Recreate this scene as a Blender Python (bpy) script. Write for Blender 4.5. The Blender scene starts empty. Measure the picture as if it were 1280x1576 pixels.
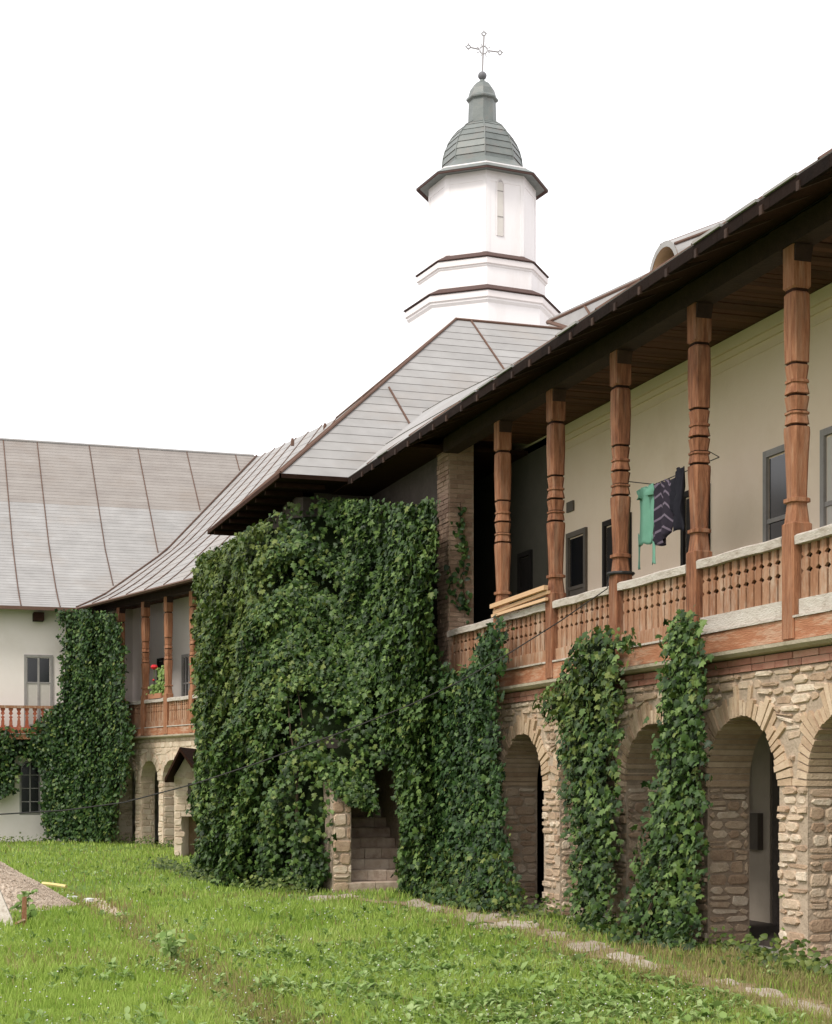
import bpy, math, random
import numpy as np
from mathutils import Matrix, Vector
R = math.radians
rng = np.random.default_rng(7)
rnd = random.Random(11)
S = bpy.context.scene
COL = S.collection

# ---------------------------------------------------------------- camera, world, sun, exposure
TH = math.atan(806/2500)          # the long facade runs along +Y; the camera looks a little to the right of it
CT, ST = math.cos(TH), math.sin(TH)
EYE = 1.7
cam = bpy.data.cameras.new('camera'); camo = bpy.data.objects.new('camera', cam); COL.objects.link(camo)
cam.sensor_fit = 'HORIZONTAL'; cam.sensor_width = 36; cam.lens = 36*2500/1280
cam.shift_y = 420/1280; cam.clip_start = 0.1; cam.clip_end = 3000
camo.location = (0, 0, EYE); camo.rotation_euler = (R(90), 0, -TH)
S.camera = camo
W = bpy.data.worlds.new('World'); S.world = W; W.use_nodes = True
nt = W.node_tree; nt.nodes.clear()
wo = nt.nodes.new('ShaderNodeOutputWorld'); bg = nt.nodes.new('ShaderNodeBackground')
sky = nt.nodes.new('ShaderNodeTexSky'); sky.sky_type = 'NISHITA'; sky.sun_disc = False
sky.sun_elevation = R(48); sky.sun_rotation = R(240); sky.dust_density = 6; sky.air_density = 1.5
mx = nt.nodes.new('ShaderNodeMix'); mx.data_type = 'RGBA'; mx.inputs[0].default_value = 0.93
mx.inputs[7].default_value = (10.2, 10.05, 10.15, 1)      # an even white cloud cover over the whole dome
nt.links.new(sky.outputs[0], mx.inputs[6]); nt.links.new(mx.outputs[2], bg.inputs[0])
bg.inputs[1].default_value = 0.15
nt.links.new(bg.outputs[0], wo.inputs[0])
sun = bpy.data.lights.new('sun', 'SUN'); sun.energy = 2.4; sun.angle = R(14); sun.color = (1, .95, .87)
suno = bpy.data.objects.new('sun', sun); COL.objects.link(suno)
suno.rotation_euler = (R(42), 0, R(-60)); suno.location = (-20, -20, 40)
S.view_settings.view_transform = 'Standard'; S.view_settings.look = 'None'
S.view_settings.exposure = 0.0; S.view_settings.gamma = 1; S.view_settings.use_curve_mapping = False

# ---------------------------------------------------------------- geometry of the place
def ray(px):                       # ground direction of an image column, per metre of depth
    k = (px-640)/2500
    return ST + k*CT, CT - k*ST
def P(px, py, Z):
    a, b = ray(px); return (a*Z, b*Z, EYE + (1208-py)/2500*Z)
def G(px, py):                     # point of the level ground
    Z = EYE*2500/(py-1208); a, b = ray(px); return (a*Z, b*Z)
def to_px(x, y, z):
    X = x*CT - y*ST; Z = x*ST + y*CT
    return 640 + 2500*X/Z, 1208 - (z-EYE)/Z*2500
def onx(px, py, x0):               # where an image point meets the wall plane x = x0
    a, b = ray(px); Z = x0/a; return (x0, b*Z, EYE+(1208-py)/2500*Z)
class Frame:
    def __init__(s, O, T, N): s.O, s.T, s.N = O, T, N
    def p(s, u, v, d=0): return (s.O[0]+u*s.T[0]+d*s.N[0], s.O[1]+u*s.T[1]+d*s.N[1], v)
    def ang(s): return math.atan2(s.T[1], s.T[0])
    def u_of(s, px, d=0):
        a, b = ray(px); ox, oy = s.O[0]+d*s.N[0], s.O[1]+d*s.N[1]
        # ox+u*tx = a k ; oy+u*ty = b k
        den = s.T[0]*b - s.T[1]*a
        return (oy*a - ox*b)/den
NEAR = Frame((8.25, 0), (0, 1), (-1, 0))
q = (-.2656, .9641)
FAR = Frame((7.04, 45.1), q, (-q[1], q[0]))
LEFT = Frame((0, 50.1), (1, 0), (0, -1))

# ---------------------------------------------------------------- object helpers
WM = {}
def tag(o, label=None, cat=None, group=None, kind=None):
    if label: o['label'] = label
    if cat: o['category'] = cat
    if group: o['group'] = group
    if kind: o['kind'] = kind
    return o
def thing(name, label, cat, loc=(0, 0, 0), group=None):
    o = bpy.data.objects.new(name, None); COL.objects.link(o); o.location = loc
    o.empty_display_size = .2
    WM[o.name] = Matrix.Translation(loc); return tag(o, label, cat, group)
def put(name, me, parent=None, M=None):
    o = bpy.data.objects.new(name, me); COL.objects.link(o)
    if M is None: M = Matrix.Identity(4)
    o.matrix_basis = M
    WM[o.name] = M
    if parent is not None:
        o.parent = parent; o.matrix_parent_inverse = WM[parent.name].inverted()
    return o
class MB:
    def __init__(s): s.v = []; s.f = []; s.m = []; s.r = []
    def add(s, vs, fs, m=0, r=None):
        b = len(s.v); s.v += [tuple(x) for x in vs]
        s.f += [tuple(b+i for i in f) for f in fs]; s.m += [m]*len(fs)
        s.r += [rnd.random() if r is None else r]*len(vs); return s
    def quad(s, a, b, c, d, m=0, r=None): return s.add([a, b, c, d], [(0, 1, 2, 3)], m, r)
    def hexa(s, lo, hi, m=0, r=None):      # two 4-rings
        return s.add(list(lo)+list(hi), [(3, 2, 1, 0), (4, 5, 6, 7), (0, 1, 5, 4), (1, 2, 6, 5), (2, 3, 7, 6), (3, 0, 4, 7)], m, r)
    def box(s, x0, x1, y0, y1, z0, z1, m=0, r=None):
        return s.hexa([(x0, y0, z0), (x1, y0, z0), (x1, y1, z0), (x0, y1, z0)], [(x0, y0, z1), (x1, y0, z1), (x1, y1, z1), (x0, y1, z1)], m, r)
    def fbox(s, F, u0, u1, v0, v1, d0, d1, m=0, r=None):
        lo = [F.p(u0, v0, d0), F.p(u1, v0, d0), F.p(u1, v0, d1), F.p(u0, v0, d1)]
        hi = [(x, y, v1) for x, y, _ in lo]
        return s.hexa(lo, hi, m, r)
    def tube(s, pts, rad, n=6, m=0, r=None):
        pts = [Vector(p) for p in pts]; vs = []; N = len(pts)
        rads = rad if isinstance(rad, (list, tuple)) else [rad]*N
        for i, p in enumerate(pts):
            t = (pts[min(i+1, N-1)]-pts[max(i-1, 0)]).normalized()
            a = t.orthogonal().normalized() if abs(t.z) > .9 else t.cross(Vector((0, 0, 1))).normalized(); b = t.cross(a)
            for k in range(n):
                q = 2*math.pi*k/n; vs.append(p + (a*math.cos(q)+b*math.sin(q))*rads[i])
        fs = [(i*n+k, i*n+(k+1) % n, (i+1)*n+(k+1) % n, (i+1)*n+k) for i in range(N-1) for k in range(n)]
        fs += [tuple(range(n))[::-1], tuple((N-1)*n+k for k in range(n))]
        return s.add(vs, fs, m, r)
    def lathe(s, prof, n=8, c=(0, 0, 0), rot=0, sq=0, m=0, r=None, cap=True):
        vs = []
        for rr, z in prof:
            for k in range(n):
                a = rot+2*math.pi*k/n
                ra = rr
                vs.append((c[0]+ra*math.cos(a), c[1]+ra*math.sin(a), c[2]+z))
        fs = [(i*n+k, i*n+(k+1) % n, (i+1)*n+(k+1) % n, (i+1)*n+k) for i in range(len(prof)-1) for k in range(n)]
        if cap: fs += [tuple(range(n))[::-1], tuple((len(prof)-1)*n+k for k in range(n))]
        return s.add(vs, fs, m, r)
    def mesh(s, name, mats, smooth=False):
        me = bpy.data.meshes.new(name); me.from_pydata(s.v, [], s.f)
        for m in (mats if isinstance(mats, (list, tuple)) else [mats]): me.materials.append(m)
        if any(s.m): me.polygons.foreach_set('material_index', s.m)
        a = me.attributes.new('rnd', 'FLOAT', 'POINT'); a.data.foreach_set('value', s.r)
        if smooth: me.polygons.foreach_set('use_smooth', [True]*len(s.f))
        me.update(); return me
    def build(s, name, mats, parent=None, smooth=False, kind=None):
        o = put(name, s.mesh(name, mats, smooth), parent)
        if kind: o['kind'] = kind
        return o
def np_mesh(name, V, F, mats, rv, smooth=False):
    me = bpy.data.meshes.new(name); k = F.shape[1]
    me.vertices.add(len(V)); me.vertices.foreach_set('co', V.astype(np.float32).ravel())
    me.loops.add(F.size); me.loops.foreach_set('vertex_index', F.astype(np.int32).ravel())
    me.polygons.add(len(F)); me.polygons.foreach_set('loop_start', np.arange(0, F.size, k, dtype=np.int32))
    if smooth: me.polygons.foreach_set('use_smooth', np.ones(len(F), dtype=bool))
    for m in (mats if isinstance(mats, (list, tuple)) else [mats]): me.materials.append(m)
    me.update(calc_edges=True)
    a = me.attributes.new('rnd', 'FLOAT', 'POINT'); a.data.foreach_set('value', rv.astype(np.float32))
    return me

# ---------------------------------------------------------------- materials
def mat(name, cols, rough=.85, noise=6., bump=.25, bscale=40., spec=.3, rw=.5, nw=.5, stretch=(1, 1, 1), metal=0, trans=0, stain=None, stain_scale=1.3, detail=6, stain_amt=.6):
    """cols: 2..4 colours chosen by a mix of the piece's own random number and noise"""
    m = bpy.data.materials.new(name); m.use_nodes = True; t = m.node_tree; N = t.nodes; L = t.links
    b = N['Principled BSDF']; b.inputs['Roughness'].default_value = rough
    b.inputs['Specular IOR Level'].default_value = spec; b.inputs['Metallic'].default_value = metal
    tc = N.new('ShaderNodeTexCoord'); mp = N.new('ShaderNodeMapping'); mp.inputs['Scale'].default_value = stretch
    geo = N.new('ShaderNodeNewGeometry'); L.new(geo.outputs['Position'], mp.inputs['Vector'])
    nz = N.new('ShaderNodeTexNoise'); nz.inputs['Scale'].default_value = noise; nz.inputs['Detail'].default_value = detail
    nz.inputs['Roughness'].default_value = .62
    L.new(mp.outputs[0], nz.inputs['Vector'])
    at = N.new('ShaderNodeAttribute'); at.attribute_name = 'rnd'; oi = N.new('ShaderNodeObjectInfo')
    ad = N.new('ShaderNodeMath'); ad.operation = 'ADD'; L.new(at.outputs['Fac'], ad.inputs[0]); L.new(oi.outputs['Random'], ad.inputs[1])
    fr = N.new('ShaderNodeMath'); fr.operation = 'FRACT'; L.new(ad.outputs[0], fr.inputs[0])
    a1 = N.new('ShaderNodeMath'); a1.operation = 'MULTIPLY'; a1.inputs[1].default_value = rw; L.new(fr.outputs[0], a1.inputs[0])
    mr = N.new('ShaderNodeMapRange'); mr.inputs[1].default_value = .25; mr.inputs[2].default_value = .75; mr.inputs[4].default_value = nw
    L.new(nz.outputs['Fac'], mr.inputs[0])
    a2 = N.new('ShaderNodeMath'); a2.operation = 'ADD'; L.new(a1.outputs[0], a2.inputs[0]); L.new(mr.outputs[0], a2.inputs[1])
    cr = N.new('ShaderNodeValToRGB'); L.new(a2.outputs[0], cr.inputs[0]); e = cr.color_ramp.elements
    e[0].color = (*cols[0], 1); e[1].color = (*cols[-1], 1); e[0].position = 0.02; e[1].position = .98
    for i, c in enumerate(cols[1:-1]):
        x = e.new((i+1)/(len(cols)-1)); x.color = (*c, 1)
    out = cr.outputs[0]
    if stain:
        n2 = N.new('ShaderNodeTexNoise'); n2.inputs['Scale'].default_value = stain_scale; n2.inputs['Detail'].default_value = 8
        n2.inputs['Roughness'].default_value = .7
        L.new(mp.outputs[0], n2.inputs['Vector'])
        m2 = N.new('ShaderNodeMapRange'); m2.inputs[1].default_value = .5; m2.inputs[2].default_value = .68; m2.inputs[4].default_value = stain_amt
        L.new(n2.outputs['Fac'], m2.inputs[0])
        mm = N.new('ShaderNodeMix'); mm.data_type = 'RGBA'; L.new(m2.outputs[0], mm.inputs[0]); L.new(out, mm.inputs[6]); mm.inputs[7].default_value = (*stain, 1)
        out = mm.outputs[2]
    L.new(out, b.inputs['Base Color'])
    if bump:
        nb = N.new('ShaderNodeTexNoise'); nb.inputs['Scale'].default_value = bscale; nb.inputs['Detail'].default_value = 5
        L.new(mp.outputs[0], nb.inputs['Vector'])
        bp = N.new('ShaderNodeBump'); bp.inputs['Strength'].default_value = bump; bp.inputs['Distance'].default_value = .02
        L.new(nb.outputs['Fac'], bp.inputs['Height']); L.new(bp.outputs[0], b.inputs['Normal'])
    if trans:
        b.inputs['Base Color']
        tr = N.new('ShaderNodeBsdfTranslucent'); L.new(out, tr.inputs[0]); ms = N.new('ShaderNodeMixShader'); ms.inputs[0].default_value = trans
        L.new(b.outputs[0], ms.inputs[1]); L.new(tr.outputs[0], ms.inputs[2]); L.new(ms.outputs[0], N['Material Output'].inputs[0])
    return m
M = dict(
 stone=mat('stone', [(.24, .15, .10), (.44, .31, .21), (.57, .44, .32), (.74, .65, .53)], .9, 9, .6, 45, rw=.65, nw=.35, stain=(.26, .20, .15), stain_scale=2.5, stain_amt=.5),
 stone2=mat('arch stone', [(.36, .24, .155), (.52, .38, .255), (.66, .52, .38)], .9, 9, .5, 45, rw=.6, nw=.4, stain=(.28, .2, .14), stain_scale=3, stain_amt=.4),
 rubble=mat('far stone', [(.48, .35, .25), (.62, .50, .38), (.72, .62, .50)], .9, 7, .5, 30, rw=.5, nw=.5, stain=(.34, .24, .17), stain_scale=1.6, stain_amt=.5),
 mortar=mat('mortar', [(.30, .225, .165), (.50, .40, .30)], .95, 14, 1.0, 22, stain=(.25, .19, .14), stain_scale=1.2),
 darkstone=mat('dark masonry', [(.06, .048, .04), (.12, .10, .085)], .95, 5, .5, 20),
 brick=mat('brick', [(.27, .11, .075), (.38, .17, .12), (.47, .26, .19)], .9, 12, .4, 60, rw=.7, nw=.3, stain=(.42, .30, .22), stain_scale=5, stain_amt=.5),
 pierbrick=mat('old brick', [(.20, .12, .085), (.33, .22, .16), (.42, .30, .22)], .92, 10, .5, 50, rw=.6, nw=.4, stain=(.40, .31, .24), stain_scale=2),
 plaster=mat('gallery plaster', [(.80, .65, .50), (.86, .72, .58)], .95, 2.0, .15, 25, rw=.1, nw=.6, stain=(.72, .57, .42), stain_scale=.7, stain_amt=.5),
 oldplaster=mat('old plaster', [(.40, .34, .27), (.52, .45, .37)], .95, 3, .2, 25, rw=.1, nw=.8, stain=(.33, .27, .21), stain_scale=1.5),
 shadewall=mat('shade painted wall', [(.07, .065, .052), (.11, .10, .08)], .95, 3, .3, 20),  # wall tone with the shade of the gallery end put into its colour
 white=mat('white plaster', [(.76, .69, .64), (.82, .76, .72)], .95, 1.5, .12, 14, rw=.1, nw=.7, stain=(.66, .60, .53), stain_scale=.6, stain_amt=.5),
 tower=mat('tower limewash', [(.83, .80, .805), (.87, .84, .845)], .95, 2.2, .08, 6, rw=.1, nw=.8, stretch=(1, 1, .22), stain=(.70, .66, .64), stain_scale=1.1, stain_amt=.5),
 towertrim=mat('tower trim', [(.76, .71, .70), (.82, .77, .77)], .95, 3, .1, 8),
 wood=mat('oiled wood', [(.08, .030, .017), (.23, .090, .043), (.38, .17, .088), (.46, .26, .16)], .68, 4, .7, 26, spec=.28, rw=.25, nw=.75, stretch=(7, 7, .8), stain=(.36, .22, .145), stain_scale=1.6, stain_amt=.65),
 woodpale=mat('worn wood', [(.19, .075, .035), (.33, .165, .09), (.46, .29, .19)], .8, 6, .5, 30, rw=.4, nw=.6, stretch=(4, 4, 1), stain=(.50, .40, .31), stain_scale=2.2, stain_amt=.7),
 rail=mat('weathered grey wood', [(.40, .34, .29), (.52, .47, .41), (.60, .56, .51)], .85, 7, .6, 25, rw=.3, nw=.7, stretch=(3, 1, 3), stain=(.26, .2, .15), stain_scale=4, stain_amt=.7),
 beam=mat('sill beam', [(.27, .10, .05), (.38, .17, .09), (.45, .27, .17)], .8, 5, .5, 25, rw=.2, nw=.8, stretch=(2, .5, 3), stain=(.50, .38, .28), stain_scale=2.5, stain_amt=.8),
 ledge=mat('mossy ledge', [(.36, .30, .22), (.50, .44, .34)], .9, 5, .5, 25, stain=(.22, .19, .11), stain_scale=3, stain_amt=.7),
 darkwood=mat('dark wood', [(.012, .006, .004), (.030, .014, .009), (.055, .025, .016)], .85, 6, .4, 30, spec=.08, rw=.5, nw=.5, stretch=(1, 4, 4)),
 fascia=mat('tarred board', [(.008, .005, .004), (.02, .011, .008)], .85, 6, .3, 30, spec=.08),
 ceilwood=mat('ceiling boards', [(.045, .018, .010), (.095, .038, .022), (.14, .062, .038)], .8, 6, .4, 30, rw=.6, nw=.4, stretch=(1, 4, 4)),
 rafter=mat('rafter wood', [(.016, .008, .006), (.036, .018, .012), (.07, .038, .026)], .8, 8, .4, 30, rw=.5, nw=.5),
 redwood=mat('red paint', [(.26, .055, .025), (.38, .10, .05)], .7, 8, .3, 30, stain=(.45, .25, .16), stain_scale=4, stain_amt=.6),
 newwood=mat('fresh timber', [(.55, .33, .18), (.68, .46, .28)], .7, 9, .2, 30, stretch=(6, .6, 6)),
 roof=mat('weathered zinc', [(.25, .242, .235), (.305, .296, .288), (.365, .356, .348)], .62, 1.6, .12, 12, spec=.35, rw=.2, nw=.8, stain=(.30, .265, .235), stain_scale=.5, stain_amt=.6),
 roofup=mat('darker zinc', [(.22, .195, .18), (.27, .245, .225), (.31, .285, .265)], .66, 1.6, .12, 12, spec=.3, rw=.35, nw=.65, stain=(.25, .21, .18), stain_scale=.5, stain_amt=.6),  # darker sheets for the upper part of the white wing's roof
 rust=mat('rusty edge', [(.085, .05, .038), (.15, .085, .06)], .8, 6, .2, 20),
 lap=mat('lap joint', [(.215, .20, .19), (.27, .25, .235)], .8, 6, .2, 20),  # riser faces coloured darker than the sheets, painting in the lap shadow
 domemetal=mat('patinated copper', [(.10, .115, .11), (.15, .168, .160), (.21, .23, .215)], .5, 3, .1, 12, spec=.5, rw=.4, nw=.6, stain=(.16, .13, .115), stain_scale=1.5),
 towerpane=mat('tower shutter', [(.60, .56, .52), (.68, .65, .61)], .9, 6, .1),
 eavered=mat('tile edge', [(.07, .040, .034), (.11, .062, .052)], .8, 5, .2, 20),
 iron=mat('iron', [(.10, .10, .11), (.2, .2, .21)], .6, 6, 0, spec=.5),
 crossiron=mat('pale iron', [(.24, .23, .23), (.34, .32, .32)], .5, 6, 0, spec=.5),
 grey=mat('grey paint', [(.25, .235, .225), (.34, .32, .30)], .7, 6, .2, 30, stain=(.20, .18, .17), stain_scale=4),
 greydoor=mat('dark grey paint', [(.10, .085, .07), (.16, .135, .11)], .7, 6, .2, 30),
 blind=mat('net curtain', [(.48, .45, .40), (.58, .55, .50)], .9, 12, .1, 30),
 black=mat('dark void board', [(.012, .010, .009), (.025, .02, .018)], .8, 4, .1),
 cable=mat('black cable', [(.02, .02, .02), (.05, .045, .04)], .6, 4, 0),
 leaf=mat('ivy leaf', [(.006, .014, .004), (.019, .044, .009), (.048, .096, .018), (.17, .25, .065)], .46, 1.1, .0, spec=.26, rw=.66, nw=.42, trans=.10),
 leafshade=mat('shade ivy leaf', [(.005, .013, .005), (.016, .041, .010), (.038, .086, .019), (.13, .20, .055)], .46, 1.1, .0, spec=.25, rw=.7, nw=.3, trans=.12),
 leafwarm=mat('olive ivy leaf', [(.018, .034, .006), (.052, .088, .014), (.105, .145, .028), (.21, .25, .065)], .48, 1.4, .0, spec=.28, rw=.7, nw=.35, trans=.18),
 stem=mat('ivy stems', [(.035, .025, .015), (.09, .06, .035)], .9, 12, .6, 30),
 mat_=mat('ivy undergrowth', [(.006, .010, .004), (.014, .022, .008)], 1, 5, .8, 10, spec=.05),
 grass=mat('grass blade', [(.135, .22, .030), (.265, .39, .062), (.39, .50, .115), (.54, .60, .25)], .6, .75, 0, spec=.25, rw=.38, nw=.62, trans=.35, detail=4),
 drygrass=mat('dry grass blade', [(.19, .17, .06), (.31, .26, .11), (.42, .32, .17)], .7, 1.2, 0, rw=.6, nw=.4, trans=.3),
 weed=mat('broad weed leaf', [(.11, .20, .04), (.22, .33, .085), (.42, .52, .24)], .6, 1.0, 0, spec=.25, rw=.7, nw=.3, trans=.3),
 soil=mat('lawn soil', [(.085, .145, .025), (.125, .20, .04), (.17, .24, .06)], .95, .5, .5, 12, rw=0, nw=1, stain=(.14, .12, .05), stain_scale=.35, stain_amt=.5),
 slab=mat('path slab', [(.28, .23, .17), (.40, .34, .27), (.52, .46, .38)], .9, 5, .4, 25, rw=.5, nw=.5, stain=(.3, .23, .17), stain_scale=3),
 yard=mat('neutral yard', [(.30, .28, .26), (.40, .37, .35)], .95, 1, .3, 12, rw=0, nw=1),  # unseen outer ground, neutral colour added to keep green bounce light off the tower
 dirt=mat('path dirt', [(.22, .16, .09), (.33, .26, .17)], .95, 3, .6, 20, rw=0, nw=1),
 gravel=mat('gravel', [(.34, .26, .19), (.50, .40, .31), (.64, .54, .44)], .9, 30, .8, 60, rw=.7, nw=.3),
 step=mat('worn step', [(.32, .23, .17), (.48, .38, .30), (.60, .51, .42)], .9, 6, .5, 30, rw=.4, nw=.6, stain=(.18, .11, .08), stain_scale=4),
 greencloth=mat('green cotton', [(.15, .34, .25), (.21, .44, .33)], .9, 8, .2, 20, rw=.1),
 darkcloth=mat('black cloth', [(.010, .010, .016), (.022, .020, .03)], .9, 8, .2, 20),
 terracotta=mat('terracotta', [(.36, .16, .09), (.46, .22, .13)], .8, 8, .2),
 petal=mat('red petals', [(.60, .02, .03), (.78, .05, .06)], .6, 8, 0),
 yellow=mat('yellow pipe', [(.62, .50, .20), (.70, .58, .28)], .6, 5, 0),
 pale=mat('pale rubble', [(.55, .55, .55), (.75, .74, .72)], .8, 8, .2),
)
g = bpy.data.materials.new('window glass'); g.use_nodes = True; b = g.node_tree.nodes['Principled BSDF']
b.inputs['Base Color'].default_value = (.012, .013, .015, 1); b.inputs['Roughness'].default_value = .12; b.inputs['Specular IOR Level'].default_value = .6
M['glass'] = g
# chevron print of the patterned shirt (a flat print)
m = mat('chevron print', [(.012, .010, .018), (.03, .022, .035)], .9, 6, 0); t = m.node_tree; N = t.nodes
geo = N.new('ShaderNodeNewGeometry'); sp = N.new('ShaderNodeSeparateXYZ'); t.links.new(geo.outputs['Position'], sp.inputs[0])
def mth(op, a, b=None, c=None):
    n = N.new('ShaderNodeMath'); n.operation = op
    for i, v in enumerate((a, b, c)):
        if v is None: continue
        if isinstance(v, (int, float)): n.inputs[i].default_value = v
        else: t.links.new(v, n.inputs[i])
    return n.outputs[0]
pp = mth('PINGPONG', mth('MULTIPLY', sp.outputs[1], 1.0), .09)
st = mth('FRACT', mth('MULTIPLY', mth('ADD', sp.outputs[2], pp), 7.2))
st = mth('GREATER_THAN', st, .80)
mm = N.new('ShaderNodeMix'); mm.data_type = 'RGBA'; t.links.new(st, mm.inputs[0]); bb = N['Principled BSDF']
t.links.new(bb.inputs['Base Color'].links[0].from_socket, mm.inputs[6]); mm.inputs[7].default_value = (.15, .12, .16, 1)
t.links.new(mm.outputs[2], bb.inputs['Base Color']); M['chevron'] = m

# ---------------------------------------------------------------- smooth pseudo-noise for shapes
_ph = rng.uniform(0, 6.28, (8, 3)); _fr = rng.uniform(.6, 1.6, (8, 3))
def sn(a, b, k=1.0):
    r = 0
    for i in range(8):
        r = r + np.sin(a*k*_fr[i, 0]*(1+.35*i) + b*k*_fr[i, 1]*(1+.3*i)*(1 if i % 2 else -1) + _ph[i, 0])/(1+.4*i)
    return r/4.2

# ---------------------------------------------------------------- ground
def gz(x, y):                      # gentle relief of the court, flat near the walls
    f = np.clip((7.3-x)/1.5, 0, 1)
    d = 0.05*sn(x, y, .45)*f
    # the shallow ditch across the lawn
    ax, ay = G(150, 1385); bx, by = G(345, 1515)
    L2 = (bx-ax)**2+(by-ay)**2; tt = np.clip(((x-ax)*(bx-ax)+(y-ay)*(by-ay))/L2, -.3, 1.4)
    dist = np.hypot(x-ax-tt*(bx-ax), y-ay-tt*(by-ay))
    return d - .10*np.exp(-(dist/.22)**2)*f
def ground():
    xs = np.concatenate([[-900, -300, -120, -60, -30], np.arange(-16, 8.3, .25), [8.6, 12, 30, 80, 300, 900]])
    ys = np.concatenate([[-900, -200, -60, -20, 0, 5], np.arange(8, 52, .25), [60, 90, 200, 500, 1500]])
    X, Y = np.meshgrid(xs, ys); inn = (X > -17) & (X < 8.2) & (Y > 7) & (Y < 51)
    Z = np.where(inn, gz(X, Y), 0)
    V = np.stack([X.ravel(), Y.ravel(), Z.ravel()], 1); nx = len(xs)
    i, j = np.meshgrid(np.arange(nx-1), np.arange(len(ys)-1)); a = (j*nx+i).ravel()
    F = np.stack([a, a+1, a+1+nx, a+nx], 1)
    me = np_mesh('ground', V, F, [M['soil'], M['yard']], np.zeros(len(V)), True)
    cx_, cy_ = X.ravel()[a]+.1, Y.ravel()[a]+.1; me.polygons.foreach_set('material_index', ((cx_ > 8.1) | (cy_ > 50.2) | (cx_ < -29)).astype(np.int32))
    o = put('ground', me); o['kind'] = 'structure'
ground()
path_c = [G(485, 1382), G(560, 1386), G(650, 1393), G(720, 1408), G(800, 1425), G(880, 1452), G(975, 1479), G(1080, 1508), G(1180, 1532), G(1270, 1560), G(1400, 1600), G(1500, 1650)]
def path_dist(x, y):
    d = np.full(np.shape(x), 99.)
    for (ax, ay), (bx, by) in zip(path_c[:-1], path_c[1:]):
        L2 = (bx-ax)**2+(by-ay)**2; tt = np.clip(((x-ax)*(bx-ax)+(y-ay)*(by-ay))/L2, 0, 1)
        d = np.minimum(d, np.hypot(x-ax-tt*(bx-ax), y-ay-tt*(by-ay)))
    return d
def lerp(a, b, t): return tuple(x+(y-x)*t for x, y in zip(a, b))
def path():
    pb = MB(); L = []; Rr = []; pc_ = []
    for a, b in zip(path_c[:-1], path_c[1:]): pc_ += [lerp(a, b, k/10) for k in range(10)]
    n = len(pc_)
    for i, (x, y) in enumerate(pc_):
        a = Vector(pc_[min(i+1, n-1)])-Vector(pc_[max(i-1, 0)]); a = Vector(a).normalized(); nn = Vector((-a.y, a.x))
        w = rnd.uniform(.08, .30); w2 = rnd.uniform(.08, .30); L.append((x+nn.x*w, y+nn.y*w)); Rr.append((x-nn.x*w2, y-nn.y*w2))
    vs = []
    for (a, b) in zip(L, Rr):
        vs += [(a[0], a[1], float(gz(a[0], a[1]))+.010), (b[0], b[1], float(gz(b[0], b[1]))+.010)]
    pb.add(vs, [(2*i, 2*i+1, 2*i+3, 2*i+2) for i in range(n-1)])
    p = pb.build('path', M['dirt'], kind='structure')
    slabs = [(500, 1383, 44, 9), (535, 1380, 28, 6), (642, 1390, 40, 11), (668, 1400, 26, 7), (735, 1413, 62, 12), (785, 1405, 60, 11), (800, 1424, 60, 14), (752, 1428, 50, 9), (855, 1440, 40, 8), (905, 1458, 60, 15), (955, 1472, 44, 11), (985, 1484, 50, 14), (1180, 1530, 50, 13), (1235, 1550, 60, 15), (1275, 1562, 60, 14), (1120, 1512, 30, 8)]
    out = []
    for px, py, w, h in slabs:
        x0, y0 = G(px, py); x1, _ = G(px+w/2, py); Z = 4250/(py-1208)
        a = w/2/2500*Z; bdep = h/2*Z*Z/4250*1.0
        mb = MB(); k = 11; ring = []; a *= 1.15; bdep *= 1.3
        for i in range(k):
            an = 2*math.pi*i/k; rr = rnd.uniform(.55, 1.2)
            cx = a*math.cos(an)*rr; cz = bdep*math.sin(an)*rr
            ring.append((x0+cx*CT+cz*ST, y0-cx*ST+cz*CT))
        z = float(gz(x0, y0)); c = (x0, y0)
        top = [(c[0]+(x-c[0])*.93, c[1]+(y-c[1])*.93, z+.016+rnd.uniform(-.005, .005)) for x, y in ring]
        mid = [(x, y, z+.011) for x, y in ring]; low = [(x, y, z-.03) for x, y in ring]
        fs = [tuple(range(k))] + [(i, k+i, k+(i+1) % k, (i+1) % k) for i in range(k)] + [(k+i, 2*k+i, 2*k+(i+1) % k, k+(i+1) % k) for i in range(k)]
        mb.add(top+mid+low, fs); mb.build('slab', M['slab'], p)
        out.append((x0, y0, max(a, bdep)))
    return out
slabs = path()

# ---------------------------------------------------------------- masonry
def wall_with_arches(F, arches, u0, u1, top, thick, r, zs, m=0, seg=16):
    mb = MB(); cur = u0
    cs = [c for c in sorted(arches) if c+r > u0 and c-r < u1]
    for c in cs+[None]:
        nxt = (c-r) if c is not None else u1
        if nxt > cur+.01: mb.fbox(F, cur, nxt, -.3, top, -thick, 0, m)
        if c is None: break
        pts = [(c - r*math.cos(math.pi*i/seg), zs + r*math.sin(math.pi*i/seg)) for i in range(seg+1)]
        for (a, za), (b, zb) in zip(pts[:-1], pts[1:]):
            for d in (0, -thick):
                mb.quad(F.p(a, za, d), F.p(b, zb, d), F.p(b, top, d), F.p(a, top, d), m)
            mb.quad(F.p(a, za, 0), F.p(b, zb, 0), F.p(b, zb, -thick), F.p(a, za, -thick), m)
        mb.quad(F.p(c-r, top, 0), F.p(c+r, top, 0), F.p(c+r, top, -thick), F.p(c-r, top, -thick), m)
        cur = c+r
    return mb
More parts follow.
